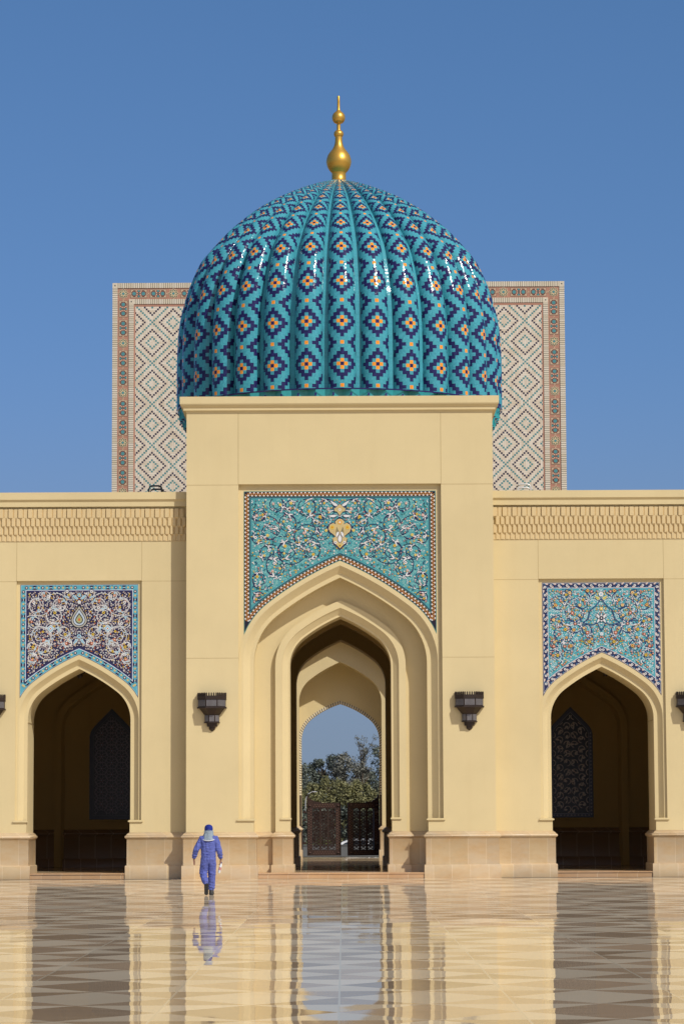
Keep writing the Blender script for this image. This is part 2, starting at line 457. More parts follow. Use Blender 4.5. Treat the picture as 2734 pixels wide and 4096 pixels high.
class Spandrel:
    """rectangle above an arch: half width a, top T, lower edge = arch offset o"""
    def __init__(s, A, a, T, o):
        s.A, s.a, s.T, s.o = A, a, T, o
        s.tip = A.zat(a, o)
    def inside(s, x, z, mg): return abs(x) < s.a-mg and z < s.T-mg and s.A.sd(x, z) > s.o+mg
    def band(s, mo, d0, d1, layer, col):
        A, a, T, o = s.A, s.a, s.T, s.o
        # top, sides, arch
        mo.poly([(-a+d0, T-d1), (a-d0, T-d1), (a-d0, T-d0), (-a+d0, T-d0)], layer, col)
        za = A.zat(a-d0, o+d0); zb = A.zat(a-d1, o+d1)
        for sg in (1, -1):
            mo.poly([(sg*(a-d0), za), (sg*(a-d0), T-d1), (sg*(a-d1), T-d1), (sg*(a-d1), zb)], layer, col)
            n = 40
            for i in range(n):
                f0, f1 = i/n, (i+1)/n
                x00, x01 = (a-d0)*f0, (a-d0)*f1; x10, x11 = (a-d1)*f0, (a-d1)*f1
                mo.poly([(sg*x00, A.zat(x00, o+d0)), (sg*x01, A.zat(x01, o+d0)), (sg*x11, A.zat(x11, o+d1)), (sg*x10, A.zat(x10, o+d1))], layer, col)
    def base(s, mo, d, layer, col):
        n = 48; a = s.a-d
        for i in range(n):
            x0 = -a+2*a*i/n; x1 = -a+2*a*(i+1)/n
            mo.poly([(x0, s.A.zat(x0, s.o+d)), (x1, s.A.zat(x1, s.o+d)), (x1, s.T-d), (x0, s.T-d)], layer, col)
    def paths(s, d):
        A, a, T, o = s.A, s.a, s.T, s.o
        zt = A.zat(a-d, o+d)+d*.1
        P = []
        top = [(0, T-d), (a-d, T-d)]; sidep = [(a-d, T-d), (a-d, zt)]
        arc = [((a-d)*i/40*.985, A.zat((a-d)*i/40*.985, o+d)) for i in range(41)]
        return [top, sidep, arc]

def arabesque(mo, S, mg, pal, seed, circ, vine_w, leaf_n, scatter):
    r = random.Random(seed)
    okf = lambda x, z: S.inside(x, z, mg+.012)
    for i, (x, z, rad) in enumerate(circ):
        a0 = r.uniform(0, 6.28); turn = 1 if i % 2 else -1
        ring = circle(x, z, rad, 30, a0, a0+6.0)
        inner = []
        for k in range(18):
            t = k/17; a = a0-turn*t*4.2; q = rad*(1-.5*t**1.1); inner.append((x+q*math.cos(a), z+q*math.sin(a)))
        tail = []
        for k in range(22):
            t = k/21; a = a0+turn*t*2.5; q = rad*(1+1.15*t**1.25); tail.append((x+q*math.cos(a), z+q*math.sin(a)))
        for sg in (1, -1):
            for ln, wv in ((ring, 1), (inner, .8), (tail, .9)):
                mo.line([(sg*px, pz) for px, pz in ln], vine_w*wv, 3, pal['vine'], okf)
        for k in range(leaf_n):
            a = a0+turn*(1.0+k*(5.6/leaf_n)+r.uniform(-.3, .3)); q = rad*1.0
            lx, lz = x+q*math.cos(a), z+q*math.sin(a); ta = a+turn*math.pi/2
            big = 1.0 if k % 2 == 0 else .55
            for da, L in ((turn*.75, .66), (-.25*turn, .60), (math.pi+.25*turn, .52)):
                LL = max(rad, .2)*L*big; ex = lx+LL*math.cos(ta+da); ez = lz+LL*math.sin(ta+da)
                if not (okf(ex, ez) and okf(lx, lz)) or ex < 0: continue
                for sg in (1, -1):
                    an = ta+da if sg == 1 else math.pi-(ta+da)
                    mo.leaf(sg*lx, lz, an, LL, LL*pal.get('lw', .26), 6, pal['leaf'][(i+k) % len(pal['leaf'])], .30*sg*turn, pal.get('leaf_line'), vine_w*pal.get('ol', .4))
        col = pal['big'][i % len(pal['big'])]; n_f = 3 if rad > .24 else 2
        for f in range(n_f):
            a = a0+1.3+f*6.28/n_f; fx, fz = x+rad*.5*math.cos(a), z+rad*.5*math.sin(a); c2 = pal['big'][(i+f) % len(pal['big'])]
            if okf(fx, fz):
                for sg in (1, -1): mo.flower(sg*fx, fz, pal['bigr']*(1.0 if f == 0 else .8), 8, c2[0], c2[1], 6, pal.get('fl_line'))
    # scattered small flowers, leaves and curls
    pts = []
    tries = 0
    while len(pts) < scatter and tries < scatter*40:
        tries += 1
        x = r.uniform(.01, S.a); z = r.uniform(S.tip, S.T)
        if not S.inside(x, z, mg+.05): continue
        if any((x-a)**2+(z-b)**2 < pal['dist']**2 for a, b in pts): continue
        pts.append((x, z))
        t = r.random(); an = r.uniform(0, 6.28); sz = r.uniform(.85, 1.2)*pal['size']
        for sg in (1, -1):
            a2 = an if sg == 1 else math.pi-an
            if t < pal['pf']:
                c = pal['small'][int(t/pal['pf']*len(pal['small'])) % len(pal['small'])]
                mo.flower(sg*x, z, sz*.9, 7, c[0], c[1], 6, pal.get('fl_line'))
            elif t < pal['pl']:
                c = pal['leaves'][int(t*97) % len(pal['leaves'])]
                mo.leaf(sg*x, z, a2, sz*2.3, sz*1.0, 5, c, .3*sg, pal.get('leaf_line2'), .008)
                if t > pal['pl']-.12: mo.leaf(sg*x, z, a2+2.2*sg, sz*1.9, sz*.8, 5, c, -.3*sg, pal.get('leaf_line2'), .008)
            else:
                arc = circle(x, z, sz*1.1, 7, an, an+3.9)
                mo.line([(sg*px, pz) for px, pz in arc], vine_w*.5, 2, pal['curl'], okf)
                mo.leaf(sg*x, z, a2, sz*1.5, sz*.55, 2.5, pal['curl'], .3)

# ================================================================== PORTAL TOWER
Y0 = 90.0; YW = 90.66
niche = Arch(2.715, 6.72, 9.413)
door = Arch(1.60, 6.67, 8.235)
portal = empty('domed_portal', (0, 0, 0), 'tall sand plaster entrance block with ribbed turquoise dome and tiled arch', 'building')
w = MB(); P = 'plaster'; I = 'inner'
TX = 4.82; RX = 3.185; RT = 12.345; TT = 14.9
w.box(-TX, -RX, Y0, 92.4, 0, TT, P); w.box(RX, TX, Y0, 92.4, 0, TT, P)
w.box(-RX, RX, Y0, 92.4, RT, TT, P)
for sg in (1, -1):
    a, b = sorted((sg*2.715, sg*RX)); w.box(a, b, Y0, 92.4, 0, 1.80, P)
REC = .155
arch_wall(w, niche, .33, Y0+REC, -RX, RX, 1.8, RT, P)
arch_wall(w, niche, .0, 91.06, -RX, RX, 0, RT, P) if False else None
bw = MB()
arch_wall(w, door, .46, 91.06, -2.9, 2.9, 0, 9.9, P)
# inside of the dome room
for sg in (1, -1):
    a, b = sorted((sg*4.3, sg*TX)); w.box(a, b, 92.4, 104.4, 0, TT, I if False else P)
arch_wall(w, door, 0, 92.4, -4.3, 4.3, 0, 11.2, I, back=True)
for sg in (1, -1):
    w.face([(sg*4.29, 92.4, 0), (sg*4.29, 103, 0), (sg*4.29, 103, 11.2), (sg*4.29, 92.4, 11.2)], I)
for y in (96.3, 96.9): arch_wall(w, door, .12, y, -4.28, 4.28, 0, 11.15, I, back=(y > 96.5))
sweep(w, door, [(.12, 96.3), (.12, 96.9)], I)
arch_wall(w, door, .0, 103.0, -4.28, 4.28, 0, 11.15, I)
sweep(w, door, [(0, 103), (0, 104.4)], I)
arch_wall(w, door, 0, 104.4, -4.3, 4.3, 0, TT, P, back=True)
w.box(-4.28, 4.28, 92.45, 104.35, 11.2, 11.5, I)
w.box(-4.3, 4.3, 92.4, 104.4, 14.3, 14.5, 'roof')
w.build('wall', portal)
mo_ = MB()
sweep(mo_, niche, [(.47, Y0+REC-.006), (.335, Y0+REC-.006), (.33, Y0+REC), (.125, Y0+REC+.2), (.0, Y0+REC+.2)], P, 1.8)
sweep(mo_, niche, [(0, Y0+REC+.2), (0, 91.06)], P, 1.8)
o = mo_.build('niche_arch', portal, True, 25)
mo_ = MB()
sweep(mo_, door, [(.46, 91.06), (.46, 90.87), (.24, 90.87), (.235, 90.90), (.06, 91.05), (0, 91.05), (0, 92.4)], P, 1.8)
sweep(mo_, door, [(.46, 91.06), (.46, 90.87), (0, 90.87), (0, 92.4)], P, 0)  if False else None
for sg in (1, -1):
    a, b = sorted((sg*1.60, sg*2.06)); mo_.box(a, b, 90.87, 92.39, 0, 1.8, P)
mo_.build('doorway_arch', portal, True, 25)
for sg in (1, -1):
    lg = MB(); a, b = sorted((sg*2.72, sg*3.18)); ledge_profile(lg, a, b, Y0, 1.82, P); lg.build('ledge', portal)
    lg = MB(); a, b = sorted((sg*1.605, sg*1.85)); ledge_profile(lg, a, b, 90.87, 1.85, P, .05); lg.build('ledge', portal)
for path, z0 in (([(-TX, 91.0), (-TX, Y0), (-2.715, Y0), (-2.715, 91.06), (-2.06, 91.06), (-2.06, 90.87), (-1.60, 90.87), (-1.60, 92.4), (-4.2, 92.4)], 0),
                 ([(4.2, 92.4), (1.60, 92.4), (1.60, 90.87), (2.06, 90.87), (2.06, 91.06), (2.715, 91.06), (2.715, Y0), (TX, Y0), (TX, 91.0)], 0),
                 ([(-4.2, 103.0), (-1.60, 103.0), (-1.60, 104.4)], .1), ([(1.60, 104.4), (1.60, 103.0), (4.2, 103.0)], .1)):
    pl = MB(); plinth(pl, path, 'stone', z0=z0); pl.build('plinth', portal, True, 50)
# cornice: moulded profile carried round three sides
co = MB()
prof = [(0.0, 14.60), (.03, 14.675), (.095, 14.685), (.095, 14.765), (.12, 14.785), (.19, 14.855), (.19, 14.875), (.205, 14.88), (.205, 15.11), (.0, 15.13), (-.35, 15.13), (-.35, 14.4)]
plinth(co, [(-TX, 104.4), (-TX, Y0), (TX, Y0), (TX, 104.4)], P, prof)
co.build('cornice', portal)
def joint(x0, x1, y, z0, z1, parent, m='joint'):
    q = MB(); a, b = sorted((x0, x1)); q.box(a, b, y, y+.02, z0, z1, m); q.build('plaster_joint', parent)
for x in (-RX-.004, RX+.004): joint(x-.009, x+.009, Y0-.003, RT, 14.62, portal)
for sg in (1, -1):
    joint(sg*RX, sg*TX, Y0-.0025, RT-.03, RT-.012, portal); joint(sg*RX, sg*TX, Y0-.0025, 6.86, 6.875, portal)

# --- tiled spandrel of the niche
SP = Spandrel(niche, 3.02, 12.135, .475)
mo = Mosaic(Y0+REC-.008)
SP.base(mo, 0, 0, srgb(86, 140, 130))
SP.band(mo, .02, .17, 1, DARK)
SP.band(mo, .195, .215, 2, NAVY)
SP.base(mo, .215, 1, TEAL)
for path in SP.paths(.095):
    for i, (x, z, a) in enumerate(path_at(path, .062, .03)):
        nx, nz = -math.sin(a), math.cos(a); s_ = (1 if i % 2 else -1)
        for sg in (1, -1):
            mo.disc(sg*(x+nx*.047*s_), z+nz*.047*s_, .030, 4, WHITE, 4)
    pts = path_at(path, .031, 0)
    zz = [(x-math.sin(a)*.05*(1, 0, -1, 0)[i % 4], z+math.cos(a)*.05*(1, 0, -1, 0)[i % 4]) for i, (x, z, a) in enumerate(pts)]
    z2 = [(x-math.sin(a)*.05*(-1, 0, 1, 0)[i % 4], z+math.cos(a)*.05*(-1, 0, 1, 0)[i % 4]) for i, (x, z, a) in enumerate(pts)]
    for sg in (1, -1):
        mo.line([(sg*x, z) for x, z in zz], .018, 3, GOLD); mo.line([(sg*x, z) for x, z in z2], .018, 3, srgb(190, 120, 60))
palA = dict(vine=NAVY, leaf=[WHITE], leaf_line=NAVY, ol=.5, lw=.28, bigr=.052, big=[(YEL, srgb(190, 120, 30)), (WHITE, RED), (srgb(226, 200, 110), YEL), (srgb(215, 160, 140), WHITE)], fl_line=None,
            small=[(WHITE, RED), (WHITE, YEL), (srgb(225, 190, 90), ORA), (srgb(170, 80, 60), WHITE), (WHITE, NAVY), (NAVY, WHITE), (YEL, RED)], leaves=[PALE, srgb(40, 100, 80), YEL, NAVY, WHITE, PALE], leaf_line2=None,
            curl=PALE, dist=.070, size=.030, pf=.34, pl=.62)
CIRC = [(1.036, 11.61, .275), (1.639, 11.135, .263), (2.21, 10.84, .24), (1.167, 10.675, .275), (1.67, 10.27, .27), (2.30, 10.18, .22), (.52, 10.82, .22), (.42, 11.66, .22), (.87, 10.25, .25),
        (2.02, 9.72, .28), (1.98, 11.72, .22), (2.52, 11.38, .19), (2.55, 9.35, .20), (2.60, 10.62, .14), (1.55, 11.68, .15), (2.62, 8.78, .12), (.66, 11.25, .16)]
arabesque(mo, SP, .225, palA, 11, CIRC, .027, 3, 1150)
# central palmette on the axis
def lobes(cx_, cz, sc, col, line, layer):
    for sg in (1, -1):
        mo.leaf(sg*.02*sc, cz, math.pi/2-sg*.95, .50*sc, .30*sc, layer, col, .30*sg, line, .02)
        mo.leaf(sg*.02*sc, cz-.05*sc, -math.pi/2+sg*.6, .36*sc, .22*sc, layer, col, -.30*sg, line, .02)
    mo.leaf(0, cz-.05*sc, math.pi/2, .50*sc, .30*sc, layer+.5, col, 0, line, .02)
    mo.leaf(0, cz, -math.pi/2, .50*sc, .26*sc, layer+.5, col, 0, line, .02)
PALM = [(0, 11.30), (.09, 11.27), (.17, 11.19), (.14, 11.10), (.24, 11.15), (.36, 11.09), (.41, 10.96), (.35, 10.83), (.24, 10.75), (.16, 10.68), (.25, 10.58), (.23, 10.46), (.12, 10.37), (0, 10.25)]
PAL2 = [(0, 11.74), (.07, 11.68), (.12, 11.63), (.20, 11.58), (.19, 11.49), (.10, 11.47), (.05, 11.40), (0, 11.33)]
for sh, ly in ((PALM, 10), (PAL2, 10)):
    cz_ = sum(p[1] for p in sh)/len(sh)
    for kk, col, dl in ((1.09, NAVY, 0), (1.0, BEIGE, .5)):
        full = [(x*kk*.88, cz_+(z-cz_)*kk*.9) for x, z in sh]; full = full+[(-x, z) for x, z in full[::-1][1:-1]]
        for p, q in zip(full, full[1:]+full[:1]): mo.poly([(0, cz_), p, q], ly+dl, col)
for sg in (1, -1):
    mo.flower(sg*.24, 10.98, .07, 12, YEL, ORA, 6); mo.flower(sg*.14, 10.50, .05, 12, WHITE, RED, 6); mo.leaf(sg*.04, 10.72, math.pi/2-sg*.5, .26, .07, 12, srgb(150, 140, 90), .3*sg, NAVY, .010)
    mo.leaf(sg*.03, 10.84, -math.pi/2+sg*.7, .2, .08, 12, WHITE, -.3*sg, NAVY, .012); mo.leaf(sg*.05, 11.66, math.pi/2-sg*1.25, .30, .09, 9, WHITE, .3*sg, NAVY, .015); mo.leaf(sg*.10, 11.36, math.pi/2-sg*1.9, .26, .08, 9, WHITE, .3*sg, NAVY, .015)
mo.flower(0, 11.14, .08, 12, srgb(226, 170, 80), WHITE, 6); mo.leaf(0, 10.50, math.pi/2, .26, .12, 13, WHITE, 0, NAVY, .015); mo.flower(0, 11.54, .05, 12, WHITE, YEL, 6); mo.flower(0, 10.40, .05, 12, YEL, RED, 5)
mo.build('tile_panel', portal)

# --- dome
DC = (-.01, 98.2)
prof = [(5.60, 15.80), (5.602, 16.5), (5.60, 17.2), (5.585, 17.75), (5.561, 18.236), (5.497, 18.80), (5.373, 19.374), (5.13, 20.136), (4.80, 20.88), (4.50, 21.27), (4.163, 21.658), (3.783, 22.039), (3.33, 22.419), (2.84, 22.79), (2.2325, 23.155), (1.4425, 23.52), (.875, 23.73), (.45, 23.86), (.20, 23.92)]
def catmull(pr, n):
    out = []
    for i in range(len(pr)-1):
        p0 = pr[max(i-1, 0)]; p1 = pr[i]; p2 = pr[i+1]; p3 = pr[min(i+2, len(pr)-1)]
        for k in range(n):
            t = k/n
            out.append(tuple(.5*((2*p1[j])+(-p0[j]+p2[j])*t+(2*p0[j]-5*p1[j]+4*p2[j]-p3[j])*t*t+(-p0[j]+3*p1[j]-3*p2[j]+p3[j])*t**3) for j in range(2)))
    out.append(pr[-1]); return out
dp = catmull(prof, 7)
NR = 30
CELL = .1185
vv = [0.0]
for (r0, z0), (r1, z1) in zip(dp[:-1], dp[1:]):
    rm = max((r0+r1)/2, .35)
    vv.append(vv[-1]+math.hypot(r1-r0, z1-z0)/(CELL*rm/5.6))
iv = min(range(len(dp)), key=lambda i: abs(dp[i][1]-16.60)); v0 = vv[iv]+(16.60-dp[iv][1])/CELL
dm = MB(); k = dm.slot('dome')
SEG = 14; lobe_w = .84
# lobe cross-section in (fraction across rib, height) -> half ellipse on a flat groove
ell = []
for i in range(SEG+1):
    a = math.pi*(1-i/SEG); ell.append((math.cos(a)*lobe_w/2, math.sin(a)))
alen = [0.0]
hwid = 2*math.pi*5.35/NR
for (x0, h0), (x1, h1) in zip(ell[:-1], ell[1:]): alen.append(alen[-1]+math.hypot((x1-x0)*hwid, (h1-h0)*.40))
uc = [(a-alen[-1]/2)/CELL for a in alen]
rot0 = R(-90)+R(1.1)
sect = [(-.5, 0, 50)]+[(ell[i][0], ell[i][1], uc[i]) for i in range(SEG+1)]+[(.5, 0, 50)]
nrow = NR*len(sect)
for ri, (r_, z_) in enumerate(dp):
    # normal of the profile, for pushing lobes outwards
    a = dp[max(ri-1, 0)]; b = dp[min(ri+1, len(dp)-1)]; tx, tz = b[0]-a[0], b[1]-a[1]; L = math.hypot(tx, tz); nx, nz = tz/L, -tx/L
    depth = .40*min(1.0, r_/5.6*1.05+.0)
    rb, zb = r_-depth*nx, z_-depth*nz
    for n in range(NR):
        for (f, h, u) in sect:
            an = rot0+(n+f)*2*math.pi/NR; rr = rb+depth*h*nx; dm.v.append((DC[0]+rr*math.cos(an), DC[1]+rr*math.sin(an), zb+depth*h*nz))
ns = len(sect)
for ri in range(len(dp)-1):
    for n in range(NR):
        for s_ in range(ns-1):
            i = ri*nrow+n*ns+s_
            dm.f.append((i, i+1, i+1+nrow, i+nrow)); dm.mi.append(k); dm.col.append(None)
            plain = s_ == 0 or s_ == ns-2 or dp[ri][0] < .8
            if plain:
                va, vb = (vv[ri]-v0), (vv[ri+1]-v0); dm.uv.append([(50.2, va), (51.4, va), (51.4, vb), (50.2, vb)])
            else:
                ua, ub = sect[s_][2], sect[s_+1][2]; va, vb = vv[ri]-v0, vv[ri+1]-v0
                dm.uv.append([(ua, va), (ub, va), (ub, vb), (ua, vb)])
dome = dm.build('dome', portal, True, 40)
# muqarnas skirt under the ribs
mq = MB()
M['navy_tile'] = simple('navy_glazed_tile', (.022, .022, .13), .2)
M['teal_tile'] = simple('teal_glazed_tile', (.04, .34, .37), .2, var=.2, scale=14)
M['orange_tile'] = simple('orange_glazed_tile', (.85, .3, .02), .25)
def pol(r_, a, z): return (DC[0]+r_*math.cos(a), DC[1]+r_*math.sin(a), z)
for n in range(NR):
    a0 = rot0+(n-.5)*2*math.pi/NR; d = 2*math.pi/NR
    # navy underside of each rib, scalloped
    mq.face([pol(5.0, a0, 15.81), pol(5.0, a0+d, 15.81), pol(5.30, a0+d, 15.81), pol(5.58, a0+d*.75, 15.795), pol(5.62, a0+d*.5, 15.79), pol(5.58, a0+d*.25, 15.795), pol(5.30, a0, 15.81)], 'navy_tile')
    for t, (rt, rb_, zt, zb_, sh) in enumerate(((5.50, 5.46, 15.78, 15.44, 0), (5.38, 5.32, 15.44, 15.17, .5))):
        for c in range(2):
            b0 = a0+d*(c*.5+sh*.5); b1 = b0+d*.5; bm_ = (b0+b1)/2
            mq.face([pol(rb_-.12, b0, zb_), pol(rb_+.03, bm_, zb_), pol(rt+.03, bm_, zt), pol(rt-.12, b0, zt)], 'teal_tile')
            mq.face([pol(rb_+.03, bm_, zb_), pol(rb_-.12, b1, zb_), pol(rt-.12, b1, zt), pol(rt+.03, bm_, zt)], 'teal_tile')
            mq.face([pol(rb_-.13, b0, zb_), pol(rb_-.25, bm_, zb_-.16), pol(rb_+.03, bm_, zb_)], 'navy_tile')
            mq.face([pol(rb_+.03, bm_, zb_), pol(rb_-.25, bm_, zb_-.16), pol(rb_-.13, b1, zb_)], 'navy_tile')
            zc = (zt+zb_)/2
            mq.face([pol(rt+.036, bm_-.006, zc-.05), pol(rt+.036, bm_+.006, zc-.05), pol(rt+.036, bm_+.006, zc+.05), pol(rt+.036, bm_-.006, zc+.05)], 'navy_tile' if t == 0 else 'orange_tile')
mq.lathe([(5.60, 15.80), (5.59, 15.755)], 'navy_tile', 90, (DC[0], DC[1], 0))
mq.lathe([(5.34, 15.80), (5.30, 15.44), (5.18, 15.43), (5.15, 15.17), (4.98, 15.16), (4.94, 14.98), (4.65, 14.96)], 'teal_tile', 60, (DC[0], DC[1], 0))
mq.build('muqarnas_ring', dome)
dr = MB(); dr.lathe([(4.62, 15.2), (4.62, 14.4)], P, 60, (DC[0], DC[1], 0)); dr.build('drum', portal, True)
fi = MB()
fp = [(225, 2262), (200, 2240), (180, 2222), (180, 2060), (190, 2040), (240, 1985), (285, 1910), (312, 1830), (321, 1765), (312, 1695), (282, 1605), (232, 1530), (165, 1450), (122, 1370), (101, 1290), (94, 1220), (91, 1140), (92, 1132), (106, 1120), (122, 1085), (126, 1055), (116, 1015), (82, 975), (55, 966), (50, 940), (48, 800), (70, 795), (118, 770), (152, 720), (169, 660), (163, 600), (138, 545), (100, 508), (62, 478), (45, 450), (38, 425), (35, 250), (34, 110), (26, 92), (0, 85)]
fi.lathe([(r_/735, (2262-y)/716) for r_, y in fp], 'gold', 40, (DC[0]+.02, DC[1], 23.89))
fi.build('finial', dome, True, 50)

# ================================================================== ARCADE WINGS
CW = [(1.36, 8.61, .22), (.80, 8.25, .24), (.62, 8.62, .20), (1.2, 7.63, .30), (1.07, 7.24, .20), (.50, 7.74, .18), (1.42, 8.05, .18), (1.46, 6.95, .14), (.36, 8.98, .12), (1.5, 7.3, .13), (1.05, 8.9, .13), (.35, 7.42, .12), (.85, 7.85, .2)]
WX = 14.2; WC = 8.24
def build_wing(sg, label):
    wing = empty('arcade_wing', (0, 0, 0), label, 'arcade', None)
    cx = sg*WC; A = Arch(1.62, 4.98, 6.595, cx=cx)
    A0 = Arch(1.62, 4.98, 6.595)
    rx = 1.978; rt = 9.372; rec = .095
    w = MB()
    def bx(xa, xb, y0, y1, z0, z1, m=P):
        a, b = sorted((sg*xa, sg*xb)); w.box(a, b, y0, y1, z0, z1, m)
    top = 11.64
    bx(TX+.003, WC-rx, YW, 92.7, 0, top); bx(WC+rx, WX, YW, 92.7, 0, top); bx(WC-rx, WC+rx, YW, 92.7, rt, top)
    for s2 in (1, -1):
        bx(WC+s2*1.62, WC+s2*rx, YW, 92.7, 0, 1.78)
    arch_wall(w, A, .265, YW+rec, cx-rx, cx+rx, 1.78, rt, P)
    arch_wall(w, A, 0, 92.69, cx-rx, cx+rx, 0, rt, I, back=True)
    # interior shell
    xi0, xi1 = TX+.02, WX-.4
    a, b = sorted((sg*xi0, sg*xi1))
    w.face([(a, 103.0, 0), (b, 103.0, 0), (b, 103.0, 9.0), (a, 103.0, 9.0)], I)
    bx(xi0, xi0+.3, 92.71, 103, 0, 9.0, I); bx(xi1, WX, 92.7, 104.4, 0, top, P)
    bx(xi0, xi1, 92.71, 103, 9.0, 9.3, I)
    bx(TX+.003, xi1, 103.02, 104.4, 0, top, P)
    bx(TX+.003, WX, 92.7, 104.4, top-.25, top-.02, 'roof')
    w.build('wall', wing)
    m2 = MB()
    sweep(m2, A, [(.40, YW+rec-.005), (.268, YW+rec-.005), (.265, YW+rec), (.115, YW+rec+.15), (0, YW+rec+.15)], P, 1.78)
    sweep(m2, A, [(0, YW+rec+.15), (0, 92.69)], P, 1.78)
    m2.build('arch_moulding', wing, True, 25)
    for s2 in (1, -1):
        lg = MB(); a, b = sorted((cx+s2*1.63, cx+s2*rx)); ledge_profile(lg, a, b, YW, 1.80, P); lg.build('ledge', wing)
        lg = MB(); a, b = sorted((cx+s2*1.60, cx+s2*1.615)); lg.box(a, b, YW+.3, 92.6, 4.90, 4.92, 'joint'); lg.build('impost_line', wing)
    xs = [(sg*TX, YW), (cx-sg*1.62, YW), (cx-sg*1.62, 92.7)]
    ys = [(cx+sg*1.62, 92.7), (cx+sg*1.62, YW), (sg*WX, YW)]
    for path in (xs, ys):
        pl = MB(); plinth(pl, path if sg > 0 else path[::-1], 'stone'); pl.build('plinth', wing, True, 50)
    ip = MB()
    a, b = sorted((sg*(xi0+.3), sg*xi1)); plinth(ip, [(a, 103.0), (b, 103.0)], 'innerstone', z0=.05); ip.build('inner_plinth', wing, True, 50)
    # parapet
    pp = MB()
    def strip(prof):
        a, b = sorted((sg*(TX+.002), sg*WX))
        plinth(pp, [(a, YW), (b, YW)], P, prof)
    strip([(0.0, 11.645), (.02, 11.70), (.135, 11.715), (.135, 11.87), (.15, 11.885), (.19, 11.93), (.20, 11.935), (.20, 12.165), (-.25, 12.175), (-.25, 11.4)])
    pp.build('parapet', wing)
    # carved honeycomb frieze: four rows of faceted columns with pointed drops
    fz = MB(); rows = [(11.645, 11.368, .118, 0), (11.368, 11.105, .09, .5), (11.105, 10.842, .06, 0), (10.842, 10.636, .03, .5)]
    hp = .1545
    a, b = sorted((sg*(TX+.004), sg*WX)); n = int((b-a)/hp)
    for ri, (zt, zb, pr, sh) in enumerate(rows):
        pn = rows[ri+1][2] if ri < 3 else 0.0
        for c in range(-1, n+1):
            x = a+(c+.5+sh)*hp
            if x-hp/2 < a-.001 or x+hp/2 > b: continue
            wide = (ri == 0 and c % 2 == 0)
            f = .26*hp if not wide else .40*hp; yb = YW-pr+.062; yf = YW-pr-(.0 if not (ri == 0 and c % 2) else -.04)
            zt2 = zt; zb2 = zb
            V = [(x-hp/2, yb), (x-f, yf), (x+f, yf), (x+hp/2, yb)]
            for (xa, ya), (xb, yb2) in zip(V[:-1], V[1:]):
                fz.face([(xa, ya, zb2), (xb, yb2, zb2), (xb, yb2, zt2), (xa, ya, zt2)], 'frieze')
            # drop: facets converging on the plane of the row below
            yl = YW-pn+.045; zd = zb-.075 if ri < 3 else zb
            if ri < 3:
                tip = (x, yl, zd)
                for (xa, ya), (xb, yb2) in zip(V[:-1], V[1:]):
                    fz.face([tip, (xb, yb2, zb2), (xa, ya, zb2)], 'frieze')
            else:
                fz.face([(V[0][0], V[0][1], zb), (V[3][0], V[3][1], zb), (V[2][0], V[2][1], zb), (V[1][0], V[1][1], zb)], 'frieze')
    fz.box(a, b, YW-.004, YW+.03, 10.636, 11.645, 'frieze')
    fz.build('muqarnas_frieze', wing)
    for s2 in (1, -1): joint(cx+s2*rx-.008, cx+s2*rx+.008, YW-.003, rt, 10.63, wing)
    joint(sg*TX+sg*.004, sg*(WC-rx), YW-.0025, rt-.028, rt-.012, wing); joint(sg*WX, sg*(WC+rx), YW-.0025, rt-.028, rt-.012, wing)
    joint(sg*TX+sg*.004, sg*WX, YW-.02, 10.622, 10.634, wing, 'frieze')
    # blind arch and tiled window panel on the back wall
    B = Arch(1.62, 5.05, 6.7, cx=cx)
    bl = MB(); sweep(bl, B, [(.34, 103.0), (.34, 102.78), (.10, 102.78), (.0, 102.92), (0, 102.99)], I, 0); bl.build('blind_arch', wing, True, 25)
    # ---- spandrel tiles
    S = Spandrel(A0, 1.862, 9.256, .405)
    mo = Mosaic(YW+rec-.007, cx)
    S.base(mo, 0, 0, srgb(40, 44, 90))
    if sg < 0:
        S.band(mo, .012, .028, 1, LBLUE); S.band(mo, .028, .165, 1, srgb(92, 172, 190)); S.band(mo, .165, .182, 1, WHITE); S.band(mo, .182, .20, 1, srgb(36, 60, 130)); S.base(mo, .20, 1, srgb(40, 37, 74))
        for path in S.paths(.096):
            for i, (x, z, a) in enumerate(path_at(path, .1285, .128)):
                for s2 in (1, -1):
                    if i % 4 == 2:
                        ca, sa = math.cos(a), math.sin(a)
                        for q in (1, -1):
                            for q2 in (1, -1):
                                mo.poly([(s2*(x+ca*.0*q), z), (s2*(x+ca*.085*q-sa*.06*q2), z+sa*.085*q+ca*.06*q2), (s2*(x-sa*.066*q2), z+ca*.066*q2)], 3, srgb(34, 30, 70))
                        mo.disc(s2*x, z, .018, 4, WHITE, 6)
                    elif i % 4 == 0: mo.flower(s2*x, z, .052, 4, srgb(70, 50, 60), WHITE, 8); mo.disc(s2*x, z, .026, 5.5, WHITE, 7); mo.disc(s2*x, z, .010, 6, ORA, 5)
                    else: mo.flower(s2*x, z, .036, 4, srgb(220, 205, 140), GOLD, 6); mo.leaf(s2*x, z, a+1.2, .08, .03, 3, srgb(30, 80, 110))
        pal = dict(vine=WHITE, leaf=[LBLUE, srgb(175, 205, 218)], leaf_line=WHITE, big=[(WHITE, srgb(60, 50, 60)), (YEL, DARK), (WHITE, DARK), (ORA, WHITE)], bigr=.05, lw=.24, ol=.35, fl_line=None,
                   small=[(WHITE, DARK), (WHITE, ORA), (PINKB, DARK), (WHITE, NAVY)], leaves=[YEL, PINKB, srgb(205, 160, 50), ORA, PINKB, WHITE, BEIGE, PINKB], leaf_line2=None,
                   curl=PINKB, dist=.056, size=.027, pf=.36, pl=.80)
        arabesque(mo, S, .205, pal, 23, CW, .021, 2, 900)
